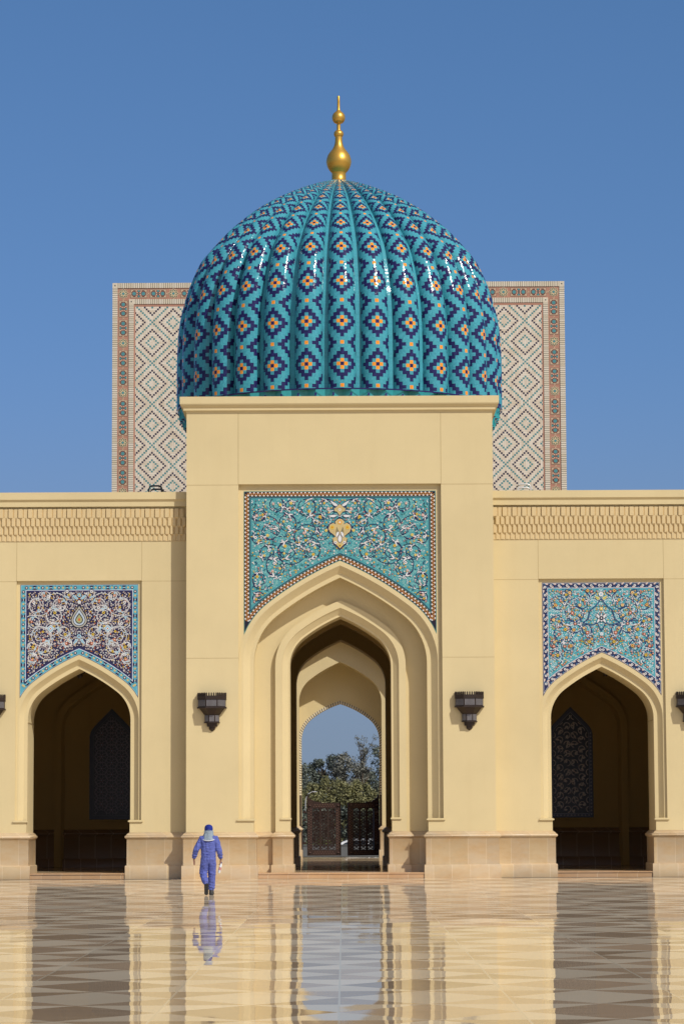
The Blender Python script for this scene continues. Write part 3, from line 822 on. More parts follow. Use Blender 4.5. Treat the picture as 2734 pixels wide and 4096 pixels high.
        # drop-shaped medallion
        for sc, col, ly in ((1.0, DARK, 9), (.90, srgb(180, 176, 160), 9.5), (.74, srgb(60, 56, 70), 10), (.66, srgb(190, 205, 215), 10.5), (.46, DARK, 11), (.36, srgb(170, 170, 120), 11.5), (.14, ORA, 12)):
            pts = []
            for i in range(24):
                t = 2*math.pi*i/24; pts.append((.27*sc*math.sin(t)*(1 if math.cos(t) < 0 else (1-.85*math.cos(t)**1.5)), 8.16-.36*sc*0-.02-(-math.cos(t))*.0+(.48*math.cos(t) if math.cos(t) > 0 else .27*math.cos(t))*sc))
            mo.poly(pts, ly, col)
        mo.flower(0, 8.70, .06, 11, WHITE, LBLUE, 6); mo.flower(0, 7.62, .07, 11, LBLUE, RED, 6); mo.flower(0, 8.92, .07, 11, LBLUE, YEL, 6)
        for s2 in (1, -1):
            pts = [(s2*(.90+dx), 7.86+dz) for dx, dz in ((-.13, .02), (-.06, .07), (0, .13), (.07, .06), (.13, 0), (.06, -.07), (0, -.13), (-.07, -.06))]
            mo.poly(pts, 9, WHITE); mo.poly([(s2*.9+(px-s2*.9)*.82, 7.86+(pz-7.86)*.82) for px, pz in pts], 9.5, LBLUE); mo.flower(s2*.9, 7.86, .06, 10, WHITE, ORA, 4)
            mo.leaf(s2*.04, 8.80, math.pi/2-s2*1.2, .22, .07, 9, LBLUE, .3*s2, WHITE, .010); mo.leaf(s2*.04, 7.52, -math.pi/2+s2*1.0, .2, .07, 9, LBLUE, -.3*s2, WHITE, .010)
    else:
        S.band(mo, .016, .026, 1, WHITE); S.band(mo, .026, .165, 1, srgb(38, 42, 84)); S.band(mo, .165, .178, 1, WHITE); S.band(mo, .178, .19, 1, srgb(150, 160, 190)); S.base(mo, .19, 1, srgb(80, 168, 178))
        for path in S.paths(.096):
            for i, (x, z, a) in enumerate(path_at(path, .085, .05)):
                for s2 in (1, -1):
                    a2 = a if s2 == 1 else math.pi-a
                    if i % 3 == 0: mo.flower(s2*x, z, .042, 4, WHITE, DARK, 6)
                    else:
                        q = 1 if i % 3 == 1 else -1
                        mo.leaf(s2*(x-math.sin(a)*.03*q), z+math.cos(a)*.03*q, a2+.5*q*s2, .115, .058, 3, PINKB, .2); mo.leaf(s2*(x+math.sin(a)*.03*q), z-math.cos(a)*.03*q, a2-.6*q*s2, .07, .03, 3.3, srgb(60, 120, 160))
        pal = dict(vine=srgb(32, 60, 110), leaf=[WHITE, srgb(215, 222, 225)], leaf_line=srgb(40, 70, 120), big=[(srgb(228, 180, 90), RED), (srgb(205, 115, 75), WHITE), (srgb(235, 205, 140), ORA), (YEL, srgb(120, 110, 40))], bigr=.052, lw=.26, ol=.4, fl_line=srgb(70, 70, 80),
                   small=[(srgb(215, 130, 90), WHITE), (WHITE, NAVY), (srgb(230, 200, 120), RED), (WHITE, ORA)], leaves=[WHITE, YEL, WHITE, srgb(190, 180, 60), ORA, WHITE, LBLUE], leaf_line2=None,
                   curl=srgb(215, 232, 232), dist=.058, size=.028, pf=.30, pl=.66)
        arabesque(mo, S, .195, pal, 37, CW, .027, 2, 850)
        for s2 in (1, -1):
            mo.line([(s2*x, z) for x, z in ((0, 8.75), (.16, 8.52), (.36, 8.36), (.42, 8.1), (.58, 7.98), (.3, 7.9), (.14, 7.98), (0, 7.72))], .03, 9, srgb(30, 60, 115))
            mo.leaf(s2*.03, 8.12, math.pi/2-s2*1.0, .19, .08, 10, WHITE, .3*s2, NAVY, .014); mo.leaf(s2*.03, 8.1, -math.pi/2+s2*1.0, .17, .07, 10, WHITE, -.3*s2, NAVY, .014)
            mo.leaf(s2*.05, 8.72, math.pi/2-s2*1.2, .18, .07, 10, srgb(200, 190, 80), .3*s2, WHITE, .010)
        mo.leaf(0, 8.0, math.pi/2, .28, .10, 11, WHITE, 0, NAVY, .015); mo.flower(0, 8.12, .07, 12, DARK, WHITE, 7); mo.flower(0, 8.42, .06, 11, YEL, WHITE, 6); mo.flower(0, 7.62, .06, 11, WHITE, LBLUE, 6); mo.flower(0, 8.88, .08, 11, WHITE, LBLUE, 7)
    mo.build('tile_panel', wing)
    # ---- dark tiled window panel in the shade
    W = Arch(.79, 4.75, 5.80, .75, 44, 0)
    wp = Mosaic(102.975, cx-sg*.06, 'mosaic_dim')
    def archpoly(off, zb): return [(x, z) for x, z in W.curve(off, zb)]
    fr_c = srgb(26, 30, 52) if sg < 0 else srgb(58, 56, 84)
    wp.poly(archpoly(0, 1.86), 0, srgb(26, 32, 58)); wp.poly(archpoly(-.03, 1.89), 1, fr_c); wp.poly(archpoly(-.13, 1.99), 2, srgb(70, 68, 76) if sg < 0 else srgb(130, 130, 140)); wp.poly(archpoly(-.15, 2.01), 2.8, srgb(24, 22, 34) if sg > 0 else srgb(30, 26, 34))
    def okw(x, z): return W.sd(x, z) < -.17 and z > 2.03
    r = random.Random(5)
    if sg < 0:
        for iz in range(9):
            for ix in range(-2, 3):
                x = ix*.36; z = 2.2+iz*.42+(.21 if ix % 2 else 0)
                for q in range(6):
                    a = q*math.pi/3
                    wp.line(circle(x+.12*math.cos(a), z+.12*math.sin(a), .12, 12), .018, 4, srgb(112, 96, 104), okw)
                if okw(x, z): wp.flower(x, z, .07, 5, srgb(96, 56, 60), srgb(120, 140, 160), 6)
    else:
        for iz in range(12):
            for ix in range(0, 3):
                x = .13+ix*.26; z = 2.15+iz*.33+(.16 if ix % 2 else 0)
                for s2 in (1, -1):
                    wp.line([(s2*px, pz) for px, pz in circle(x, z, .11, 12, 0, 4.6)], .03, 4, srgb(196, 178, 164), okw)
                    for q in range(3):
                        an = r.uniform(0, 6.28); ex, ez = x+.13*math.cos(an), z+.13*math.sin(an)
                        if okw(x, z) and okw(ex, ez): wp.leaf(s2*x, z, an if s2 > 0 else math.pi-an, .15, .06, 5, srgb(205, 188, 172), .3*s2)
        for iz in range(24):
            z = 1.94+iz*.125
            for s2 in (1, -1): wp.flower(s2*.71, z+.04, .03, 3, srgb(170, 165, 165), srgb(40, 40, 60), 5)
        for ix in range(-5, 6): wp.flower(ix*.125, 1.94, .03, 3, srgb(170, 165, 165), srgb(40, 40, 60), 5)
    wp.build('window_tile_panel', wing)
    sl = MB(); sl.box(cx-sg*.06-.86, cx-sg*.06+.86, 102.9, 102.999, 1.80, 1.85, I); sl.build('window_sill', wing)
    return wing
build_wing(-1, 'plaster arcade wing left of the portal, arch crowned by navy and white floral tiles')
build_wing(1, 'plaster arcade wing right of the portal, arch crowned by turquoise floral tiles')

# ================================================================== TILED GATEWAY (pishtaq) behind
PX = -.05; PY = 123.5; PH = 9.82; PT = 25.09
gate = empty('tiled_gateway', (PX, 0, 0), 'huge rectangular gateway with diamond brick mosaic rising behind the dome', 'building')
g = MB()
A1 = Arch(2.75, 6.85, 9.63); A2 = Arch(1.78, 6.85, 8.585); A3 = Arch(1.67, 5.25, 6.81)
arch_wall(g, A1, 0, PY, -PH, PH, 0, PT, P); sweep(g, A1, [(0, PY), (0, PY+.71)], P)
arch_wall(g, A2, 0, PY+.71, -3.2, 3.2, 0, 10.5, P); sweep(g, A2, [(0, PY+.71), (0, PY+2.1)], P)
arch_wall(g, A3, .02, PY+2.1, -2.2, 2.2, 0, 9.5, P); sweep(g, A3, [(0.02, PY+2.1), (0.02, PY+2.5)], P)
arch_wall(g, A3, .02, PY+2.5, -PH, PH, 0, PT, P, back=True)
for sg in (1, -1): g.face([(sg*PH, PY, 0), (sg*PH, PY+2.5, 0), (sg*PH, PY+2.5, PT), (sg*PH, PY, PT)], P)
g.face([(-PH, PY, PT), (PH, PY, PT), (PH, PY+2.5, PT), (-PH, PY+2.5, PT)], 'roof')
g.build('wall', gate)
# tile skin: one flat slip per band, butted edge to edge, above the courtyard roof line
zb = 11.5; y1 = PY-.03
def slip(name, rects, m, d=0.0):
    q = MB()
    for (x0, x1, z0, z1) in rects: q.box(x0, x1, y1-d, PY-.002, z0, z1, m)
    return q
q = MB(); e = PH
q.box(-e+.224, e-.224, y1-.03, PY-.002, PT-.224, PT, 'soldier_x')
for sg in (1, -1):
    a, b = sorted((sg*e, sg*(e-.224))); q.box(a, b, y1-.03, PY-.002, zb, PT, 'soldier_z')
i0 = .224+.49
q.box(-e+i0+.215, e-i0-.215, y1-.03, PY-.002, PT-i0-.215, PT-i0, 'soldier_x')
for sg in (1, -1):
    a, b = sorted((sg*(e-i0), sg*(e-i0-.215))); q.box(a, b, y1-.03, PY-.002, zb, PT-i0, 'soldier_z')
M['creambrick'] = simple('cream_corner_block', (.66, .58, .44), .7)
for sg in (1, -1):
    for (xx, zz, s_) in ((e-.112, PT-.112, .112), (e-i0-.1075, PT-i0-.1075, .1075)):
        q.box(sg*xx-s_, sg*xx+s_, y1-.034, y1-.028, zz-s_, zz+s_, 'creambrick'); q.box(sg*xx-.028, sg*xx+.028, y1-.038, y1-.03, zz-.028, zz+.028, 'steel')
q.build('brick_border', gate)
q = MB()
q.box(-e+.224, e-.224, y1, PY-.002, PT-i0, PT-.224, 'terracotta')
for sg in (1, -1):
    a, b = sorted((sg*(e-.224), sg*(e-i0))); q.box(a, b, y1, PY-.002, zb, PT-i0, 'terracotta')
i1 = i0+.215
q.box(-e+i1, e-i1, y1-.004, PY-.002, PT-i1-.11, PT-i1, 'terracotta')
for sg in (1, -1):
    a, b = sorted((sg*(e-i1), sg*(e-i1-.07))); q.box(a, b, y1-.004, PY-.002, zb, PT-i1-.11, 'terracotta')
q.build('terracotta_border', gate)
q = MB(); q.box(-e+i1+.07, e-i1-.07, y1, PY-.002, zb, PT-i1-.11, 'field'); q.build('diamond_field', gate)
mb_ = Mosaic(y1-.004)
CR = srgb(226, 196, 160); SAG = srgb(120, 128, 96); TQ = srgb(84, 150, 152); PNK = srgb(226, 180, 152); BRN = srgb(128, 84, 66)
def star(x, z):
    for a0, ly in ((0, 1), (math.pi/4, 1.4)):
        mb_.disc(x, z, .245, ly, CR, 4, a0)
    for a0, ly in ((0, 2), (math.pi/4, 2.2)): mb_.disc(x, z, .215, ly, srgb(70, 62, 50), 4, a0)
    mb_.disc(x, z, .185, 3, CR, 8, math.pi/8); mb_.disc(x, z, .168, 3.4, SAG, 8, math.pi/8)
    for i in range(8):
        a = i*math.pi/4; mb_.leaf(x+.05*math.cos(a), z+.05*math.sin(a), a, .105, .06, 4, srgb(222, 200, 160), 0)
    mb_.disc(x, z, .05, 5, TQ, 8)
def cart(x, z, vert):
    L, wd = .345, .178
    def T(a, b): return (x+b, z+a) if vert else (x+a, z+b)
    def rect(l, w_, ly, c): mb_.poly([T(-l, -w_), T(l, -w_), T(l, w_), T(-l, w_)], ly, c)
    rect(L+.012, wd+.012, 1, srgb(80, 60, 50)); rect(L, wd, 1.6, CR); rect(L-.022, wd-.022, 2.2, srgb(120, 84, 64))
    for s1 in (1, -1):
        for s2 in (1, -1):
            mb_.poly([T(s1*(L-.03), s2*(wd-.03)), T(s1*(L-.11), s2*(wd-.03)), T(s1*(L-.03), s2*(wd-.11))], 3, CR)
        px, pz = T(s1*.20, 0)
        mb_.disc(px, pz, .115, 2.8, BRN, 10); mb_.disc(px, pz, .082, 4, TQ, 10)
        for i in range(4):
            for s2 in (1, -1): pass
        for (aa, bb) in ((.07, .045), (.07, -.045), (.105, .115), (.105, -.115)):
            cx_, cz_ = T(s1*aa, bb); mb_.disc(cx_, cz_, .034, 3.6, PNK, 7)
        cx_, cz_ = T(0, s1*.115); mb_.disc(cx_, cz_, .048, 3.4, TQ, 8)
    cx_, cz_ = T(0, 0); mb_.disc(cx_, cz_, .03, 3.4, srgb(90, 130, 130), 6)
def link(x, z, vert):
    for s_ in (1, -1):
        for t_ in (1, -1):
            d = .045
            if vert: mb_.line([(x-d*s_, z+.05*t_), (x, z)], .016, 1.5, CR)
            else: mb_.line([(x+.05*t_, z-d*s_), (x, z)], .016, 1.5, CR)
bc = e-.224-.245; zc = PT-.224-.245; per = 2.18
for sg in (1, -1):
    n = 0
    while zc-n*per > zb+.4:
        z = zc-n*per
        star(sg*bc, z); cart(sg*bc, z-.672, True); cart(sg*bc, z-1.514, True)
        for dz in (.29, 1.093, 1.89): link(sg*bc, z-dz, True)
        n += 1
    for n in range(0, 5):
        x = bc-n*per
        if n < 4 or sg > 0:
            if n > 0: star(sg*x, zc)
            if n < 4:
                cart(sg*(x-.672), zc, False); cart(sg*(x-1.514), zc, False)
                for dx in (.29, 1.093, 1.89): link(sg*(x-dx), zc, False)
mb_.build('mosaic_border', gate)
# brick trim round the gate opening
bt = Mosaic(PY+2.1-.012); c0 = A3.curve(.03, 2.86); c1 = A3.curve(.15, 2.86)
base_ = A3.right(.03); 
def resample(c, n):
    L = [0]
    for p, q_ in zip(c[:-1], c[1:]): L.append(L[-1]+math.hypot(q_[0]-p[0], q_[1]-p[1]))
    out = []
    for i in range(n+1):
        t = L[-1]*i/n; j = max(k for k in range(len(L)) if L[k] <= t+1e-9); j = min(j, len(c)-2); f = (t-L[j])/(L[j+1]-L[j]); out.append((c[j][0]+(c[j+1][0]-c[j][0])*f, c[j][1]+(c[j+1][1]-c[j][1])*f))
    return out
NB = 92; ra, rb_ = resample(c0, NB), resample(c1, NB)
for i in range(NB):
    def mixp(p, q_, f): return (p[0]+(q_[0]-p[0])*f, p[1]+(q_[1]-p[1])*f)
    bt.poly([ra[i], ra[i+1], rb_[i+1], rb_[i]], 0, srgb(58, 44, 28))
    f0, f1 = .16, .84
    v = rnd.uniform(.9, 1.08)
    bt.poly([mixp(ra[i], ra[i+1], f0), mixp(ra[i], ra[i+1], f1), mixp(rb_[i], rb_[i+1], f1), mixp(rb_[i], rb_[i+1], f0)], 1.2, scalec(srgb(232, 220, 192), v))
bt.build('brick_trim', gate)
for path in ([(-3.0, PY+.71), (-1.78, PY+.71), (-1.78, PY+2.08)], [(1.78, PY+2.08), (1.78, PY+.71), (3.0, PY+.71)]):
    pl = MB(); plinth(pl, path, 'stone', z0=.1); pl.build('plinth', gate, True, 50)

# ================================================================== GROUNDS
fl = MB(); fl.face([(-70, -40, 0), (70, -40, 0), (70, 89.87, 0), (-70, 89.87, 0)], 'floor'); tag(fl.build('courtyard_floor'), kind='structure')
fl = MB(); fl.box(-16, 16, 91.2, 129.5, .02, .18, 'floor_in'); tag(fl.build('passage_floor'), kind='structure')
M['earth'] = simple('dry_earth', (.22, .17, .11), .95, 0, .2, .2)
M['asphalt'] = simple('asphalt', (.075, .075, .075), .9, 0, .2, 2)
M['greywall'] = simple('grey_render', (.14, .145, .145), .85, 0, .15, 2)
fl = MB(); fl.face([(-2500, 130, -.82), (2500, 130, -.82), (2500, 5000, -.82), (-2500, 5000, -.82)], 'earth'); fl.face([(-2500, -2500, -.82), (2500, -2500, -.82), (2500, 130, -.82), (-2500, 130, -.82)], 'earth'); tag(fl.build('ground'), kind='structure')
fl = MB(); fl.box(-120, 120, 151, 176, -.82, -.80, 'asphalt'); tag(fl.build('road'), kind='structure')
def step(x0, x1, y0, y1, label):
    s_ = MB(); s_.box(x0, x1, y0+.025, y1, 0.0, .145, 'step'); s_.box(x0, x1, y0, y1, .145, .184, 'step')
    return tag(s_.build('entrance_step'), label, 'step')
step(-2.575, 2.575, 89.885, 91.4, 'low stone step filling the foot of the central niche')
step(-WC-1.48, -WC+1.48, 90.54, 92.0, 'orange stone step under the left side arch')
step(WC-1.48, WC+1.48, 90.54, 92.0, 'orange stone step under the right side arch')

# ================================================================== WALL LANTERNS
def octa(hw, d1, d2, f):
    return [(-hw, 0), (-hw, -d1), (-f, -d2), (f, -d2), (hw, -d1), (hw, 0)]
def lantern_parts(root):
    def ring(mb, lo, zl, hi, zh, m):
        for i in range(5):
            a, b, c, d = lo[i], lo[i+1], hi[i+1], hi[i]
            mb.face([(a[0], a[1], zl), (b[0], b[1], zl), (c[0], c[1], zh), (d[0], d[1], zh)], m)
    def cap(mb, o, z, m): mb.face([(x, y, z) for x, y in o], m)
    sc = lambda o, k: [(x*k, y*k) for x, y in o]
    B = octa(.45, .20, .46, .185)
    b = MB()
    ring(b, sc(B, .96), 5.62-5.0, sc(B, .96), .645, 'bronze'); ring(b, sc(B, 1.0), .53, sc(B, 1.0), .645, 'bronze'); ring(b, sc(B, .95), .30, sc(B, .95), .53, 'bronze'); ring(b, sc(B, 1.02), .255, sc(B, 1.02), .30, 'bronze')
    cap(b, sc(B, 1.02), .255, 'bronze'); cap(b, sc(B, 1.02), .30, 'bronze'); cap(b, sc(B, 1.0), .53, 'bronze'); cap(b, sc(B, .97), .60, 'bronze')
    ring(b, sc(B, .66), .13, sc(B, .88), .255, 'bronze'); ring(b, sc(B, .54), .06, sc(B, .66), .13, 'bronze')
    b.build('housing', root)
    l = MB(); ring(l, sc(B, .50), -.17, sc(B, .50), .06, 'bronze'); ring(l, sc(B, .545), -.20, sc(B, .545), -.17, 'bronze'); cap(l, sc(B, .545), -.17, 'bronze'); cap(l, sc(B, .545), -.20, 'bronze')
    ring(l, sc(B, .34), -.31, sc(B, .36), -.20, 'bronze'); cap(l, sc(B, .34), -.31, 'bronze'); ring(l, sc(B, .20), -.40, sc(B, .22), -.31, 'bronze'); ring(l, sc(B, .02), -.46, sc(B, .20), -.40, 'bronze')
    l.build('pendant', root)
    def bars(mb, o, z0, z1, nn, off):
        for i in range(5):
            a, c = Vector(o[i]), Vector(o[i+1]); e_ = c-a; L = e_.length
            if L < .1: continue
            n = max(3, int(nn*L)); nrm = Vector((e_.y, -e_.x)).normalized()
            for k_ in range(1, n):
                p = a+e_*(k_/n)+nrm*off; t = e_.normalized()*.009
                mb.face([(p.x-t.x, p.y-t.y, z0), (p.x+t.x, p.y+t.y, z0), (p.x+t.x, p.y+t.y, z1), (p.x-t.x, p.y-t.y, z1)], 'bronze_bar')
    br = MB(); bars(br, sc(B, .95), .32, .515, 30, .006); br.build('grille', root)
    br = MB(); bars(br, sc(B, .50), -.15, .04, 36, .006); br.build('pendant_grille', root)
    cr = MB()
    for i in range(5):
        a, c = Vector(B[i]), Vector(B[i+1]); e_ = c-a; L = e_.length; n = max(3, round(L/.074)); t = e_.normalized(); nrm = Vector((e_.y, -e_.x)).normalized()
        for k_ in range(n):
            p = a+e_*((k_+.5)/n)
            pts = [(-.022, .64), (.022, .64), (.022, .71), (.015, .735), (0, .745), (-.015, .735), (-.022, .71)]
            f1 = [(p.x+t.x*u_, p.y+t.y*u_, z) for u_, z in pts]; f2 = [(q_[0]-nrm.x*.03, q_[1]-nrm.y*.03, q_[2]) for q_ in f1]
            cr.face(f1, 'bronze'); cr.face(f2[::-1], 'bronze')
            for i2 in range(len(pts)): j2 = (i2+1) % len(pts); cr.face([f1[i2], f2[i2], f2[j2], f1[j2]], 'bronze')
    cr.build('crenellation', root)
lan0 = empty('wall_lantern', (-4.01, Y0, 5.035), 'dark bronze lantern left of the central niche, above the walking person', 'lantern', 'wall lanterns on the facade')
lantern_parts(lan0)
for (x, y, lab) in ((4.01, Y0, 'dark bronze lantern on the portal wall right of the central niche'), (-10.98, YW, 'bronze lantern beyond the left arch, half cut by the left picture edge'), (10.99, YW, 'bronze lantern beyond the right arch, half cut by the right picture edge')):
    c = copy_tree(lan0); c.location = (x, y, 5.035); c['label'] = lab
# hanging lamps under the arcade vault
def hanging(x, label):
    root = empty('hanging_lamp', (x, 93.6, 6.42), label, 'lamp', 'lamps under the arcade vaults')
    b = MB(); b.lathe([(.0, 0), (.06, .02), (.10, .10), (.09, .14), (.16, .17), (.18, .30), (.26, .34), (.28, .44), (.20, .50), (.06, .56), (.03, .6)], 'bronze', 8); b.build('lantern_body', root)
    b = MB(); b.tube([(0, 0, .58), (0, 0, 2.58)], .02, 'bronze', 6); b.build('rod', root)
hanging(-8.47, 'dark lamp hanging at the apex of the left side arch'); hanging(8.62, 'dark lamp hanging at the apex of the right side arch')
# roof hand rails
def rail(x, m, label):
    root = empty('roof_handrail', (x, 97, 11.62), label, 'handrail', 'ladder handrails on the roofs')
    for dy, h, dx in ((0, 1.5, 0), (.5, 1.44, .02)):
        w_ = .22; pts = [(-w_+dx, dy, 0), (-w_+dx, dy, h-.1), (-w_+.03+dx, dy, h-.03), (-w_+.1+dx, dy, h), (w_-.1+dx, dy, h), (w_-.03+dx, dy, h-.03), (w_+dx, dy, h-.1), (w_+dx, dy, 0)]
        b = MB(); b.tube(pts, .032, m, 8); b.build('hoop', root, True, 60)
rail(-6.26, 'steel', 'dark grey pipe handrail on the left wing roof'); rail(6.24, 'steel_white', 'pale steel pipe handrail on the right wing roof')

# ================================================================== GATE
YG = PY+3.1
gt = empty('carved_gate', (PX, YG, .2), 'dark carved wooden gate with two openwork leaves under the far arch', 'gate')
for sg in (1, -1):
    jb = MB(); a, b = sorted((sg*1.70, sg*1.84)); jb.box(a, b, -1.12, .2, 0, 2.66, 'wood')
    a, b = sorted((sg*1.655, sg*1.70)); jb.box(a, b, -1.1, .05, 0, 1.35, 'wood')
    a, b = sorted((sg*1.50, sg*1.655))
    for z in (.55, 1.55, 1.9): jb.box(a, b, -.03, .03, z, z+.09, 'wood')
    jb.build('jamb', gt)
def leaf(W, root):
    fr = MB(); H = 2.35; st = .24
    fr.box(0, st, -.05, .05, .05, H, 'wood'); fr.box(W-st, W, -.05, .05, .05, H, 'wood'); fr.box(st, W-st, -.045, .045, .05, .30, 'wood'); fr.box(st, W-st, -.045, .045, H-.25, H, 'wood')
    iw = (W-2*st)
    for k_ in range(1, 3): fr.box(st+iw*k_/3-.025, st+iw*k_/3+.025, -.03, .03, .30, H-.25, 'wood')
    # crest stepping up to the hinge side
    cr = [(0, H), (.62, H), (.60, H+.04), (.32, H+.05), (.26, H+.12), (.20, H+.11), (.15, H+.20), (.08, H+.19), (.05, H+.34), (0, H+.34)]
    f1 = [(x, -.03, z) for x, z in cr]; f2 = [(x, .03, z) for x, z in cr]
    fr.face(f1, 'wood'); fr.face(f2[::-1], 'wood')
    for i in range(len(cr)): j = (i+1) % len(cr); fr.face([f1[j], f1[i], f2[i], f2[j]], 'wood')
    cv = fr
    def lozenge(x, z, s_):
        cv.face([(x-s_, -.054, z), (x, -.062, z-s_), (x, -.066, z)], 'wood_light'); cv.face([(x, -.066, z), (x, -.062, z-s_), (x+s_, -.054, z)], 'wood_light'); cv.face([(x-s_, -.054, z), (x, -.066, z), (x, -.062, z+s_)], 'wood_light'); cv.face([(x, -.066, z), (x+s_, -.054, z), (x, -.062, z+s_)], 'wood_light')
    z = .36; n = 0
    while z < H-.28:
        for x in (st/2, W-st/2): lozenge(x-.045+(n % 2)*.09, z, .036)
        z += .055; n += 1
    x = st+.05; n = 0
    while x < W-st-.03:
        for zz in (.175, H-.125): lozenge(x, zz-.035+(n % 2)*.07, .034)
        x += .055; n += 1
    for x in (st/2, W-st/2):
        for zz in (.175, H-.125): cv.lathe([(.05, -.0), (.045, .03), (0, .045)], 'wood_light', 8, (x, -.09, zz))
    fo = fr.build('leaf_frame', root)
    lt = MB(); Z0, Z1 = .30, H-.25
    for k_ in range(3):
        x0 = st+iw*k_/3+.03; x1 = st+iw*(k_+1)/3-.03; xm = (x0+x1)/2; hw_ = (x1-x0)/2
        z = Z0+hw_
        while z < Z1-hw_*.4:
            pts = [(xm+hw_*math.cos(t*math.pi/4), 0, z+hw_*math.sin(t*math.pi/4)) for t in range(9)]
            lt.tube(pts, .017, 'wood', 4, cap=False); lt.tube([(xm+(p_[0]-xm)*.45, 0, z+(p_[2]-z)*.45) for p_ in pts], .012, 'wood', 4, cap=False)
            lt.tube([(xm-hw_, 0, z-hw_*.9), (xm+hw_, 0, z+hw_*.9)], .012, 'wood', 4, cap=False); lt.tube([(xm+hw_, 0, z-hw_*.9), (xm-hw_, 0, z+hw_*.9)], .012, 'wood', 4, cap=False)
            z += hw_*.95
        lt.box(x0, x0+.02, -.012, .012, Z0, Z1, 'wood'); lt.box(x1-.02, x1, -.012, .012, Z0, Z1, 'wood')
    lt.build('lattice', fo)
    return fo
lA = leaf(1.48, gt); lA.location = (-1.47, 0, 0)
lB = leaf(1.48, gt); lB.location = (1.66, .25, 0); lB.scale = (-1, 1, 1); lB.rotation_euler = (0, 0, R(24))
hd = MB(); hd.tube([(1.30, -.06, .95), (1.30, -.12, 1.0), (1.30, -.12, 1.65), (1.30, -.06, 1.7)], .022, 'bronze', 6); hd.build('handle', lB)

# ================================================================== BEYOND THE GATE
bw = MB(); bw.box(-40, 40, 150, 150.25, -.82, .47, 'greywall'); bw.box(-40, 40, 149.96, 150.29, .47, .52, 'greywall'); tag(bw.build('boundary_wall'), 'low grey boundary wall in front of the parked cars', 'wall')

M['carpaint'] = simple('white_car_paint', (.72, .73, .74), .25, 0, .03, 2)
M['glass'] = simple('dark_car_glass', (.03, .04, .05), .08)
M['rubber'] = simple('black_rubber', (.02, .02, .02), .8)
M['alloy'] = simple('alloy_wheel', (.4, .4, .42), .35, .8)
def car(loc, rz, label):
    root = empty('parked_car', loc, label, 'car'); root.rotation_euler = (0, 0, rz)
    lower = [(-2.25, .30), (-2.28, .75), (-2.2, .98), (-1.2, 1.02), (1.05, 1.0), (1.95, .88), (2.22, .70), (2.25, .35)]
    b = MB()
    def prism(pr, w0, w1, m, mb):
        n = len(pr); l_ = [(x, -w0 if z < 1.0 else -w1, z) for x, z in pr]; r_ = [(x, w0 if z < 1.0 else w1, z) for x, z in pr]
        mb.face(l_, m); mb.face(r_[::-1], m)
        for i in range(n): j = (i+1) % n; mb.face([l_[j], l_[i], r_[i], r_[j]], m)
    prism(lower, .9, .88, 'carpaint', b); b.build('body', root)
    c_ = MB(); cab = [(-2.0, 1.005), (-1.75, 1.52), (-1.1, 1.60), (.1, 1.58), (.55, 1.42), (1.1, 1.003)]
    w0, w1 = .84, .66
    l_ = [(x, -(w0 if z < 1.1 else w1), z) for x, z in cab]; r_ = [(x, -y, z) for x, y, z in l_]
    c_.face(l_, 'carpaint'); c_.face(r_[::-1], 'carpaint')
    for i in range(len(cab)-1): c_.face([l_[i], l_[i+1], r_[i+1], r_[i]], 'glass' if i == 4 or i == 0 else 'carpaint')
    c_.build('cabin', root)
    for sg in (1, -1):
        for pts in ([(-1.75, 1.07), (-1.58, 1.46), (-.95, 1.50), (-.9, 1.07)], [(-.82, 1.07), (-.86, 1.50), (.08, 1.48), (.42, 1.36), (.86, 1.07)]):
            wn = MB(); wn.face([(x, sg*(.84-(z-1.0)/.5*.17+.015), z) for x, z in pts], 'glass'); wn.build('side_window', root)
    for x in (-1.4, 1.4):
        for sg in (1, -1):
            t_ = MB(); 
            rows = [[(x+r_*math.cos(2*math.pi*k_/20), sg*y, .34+r_*math.sin(2*math.pi*k_/20)) for k_ in range(20)] for r_, y in ((.2, .92), (.33, .92), (.34, .88), (.34, .72))]
            t_.grid(rows, 'rubber', closed=True); wo = t_.build('wheel', root)
            rm = MB(); rm.face([(x+.21*math.cos(2*math.pi*k_/16), sg*.915, .34+.21*math.sin(2*math.pi*k_/16)) for k_ in range(16)], 'alloy'); rm.build('rim', wo)
    for sg in (1, -1):
        hl = MB(); hl.box(2.05, 2.24, sg*.62-.16, sg*.62+.16, .66, .78, 'alloy'); hl.build('headlight', root)
car((.55, 158, -.82), R(180), 'white car partly visible in the gap between the gate leaves')
lp = empty('street_lamp', (-2.82, 220, -.82), 'slender grey street lamp with curved arm beyond the gate', 'street lamp')
b = MB(); pts = [(0, 0, 0), (0, 0, 4.0), (.06, 0, 4.3), (.2, 0, 4.55), (.42, 0, 4.68), (.58, 0, 4.72)]; b.tube(pts, .036, 'steel_white', 8, .026); b.build('pole', lp, True)
b = MB(); b.lathe([(0, -.07), (.10, -.05), (.12, 0), (.08, .05), (0, .07)], 'steel_white', 10); ho = b.build('lamp_head', lp, True); ho.location = (.66, 0, 4.72); ho.scale = (1.9, .8, .7)

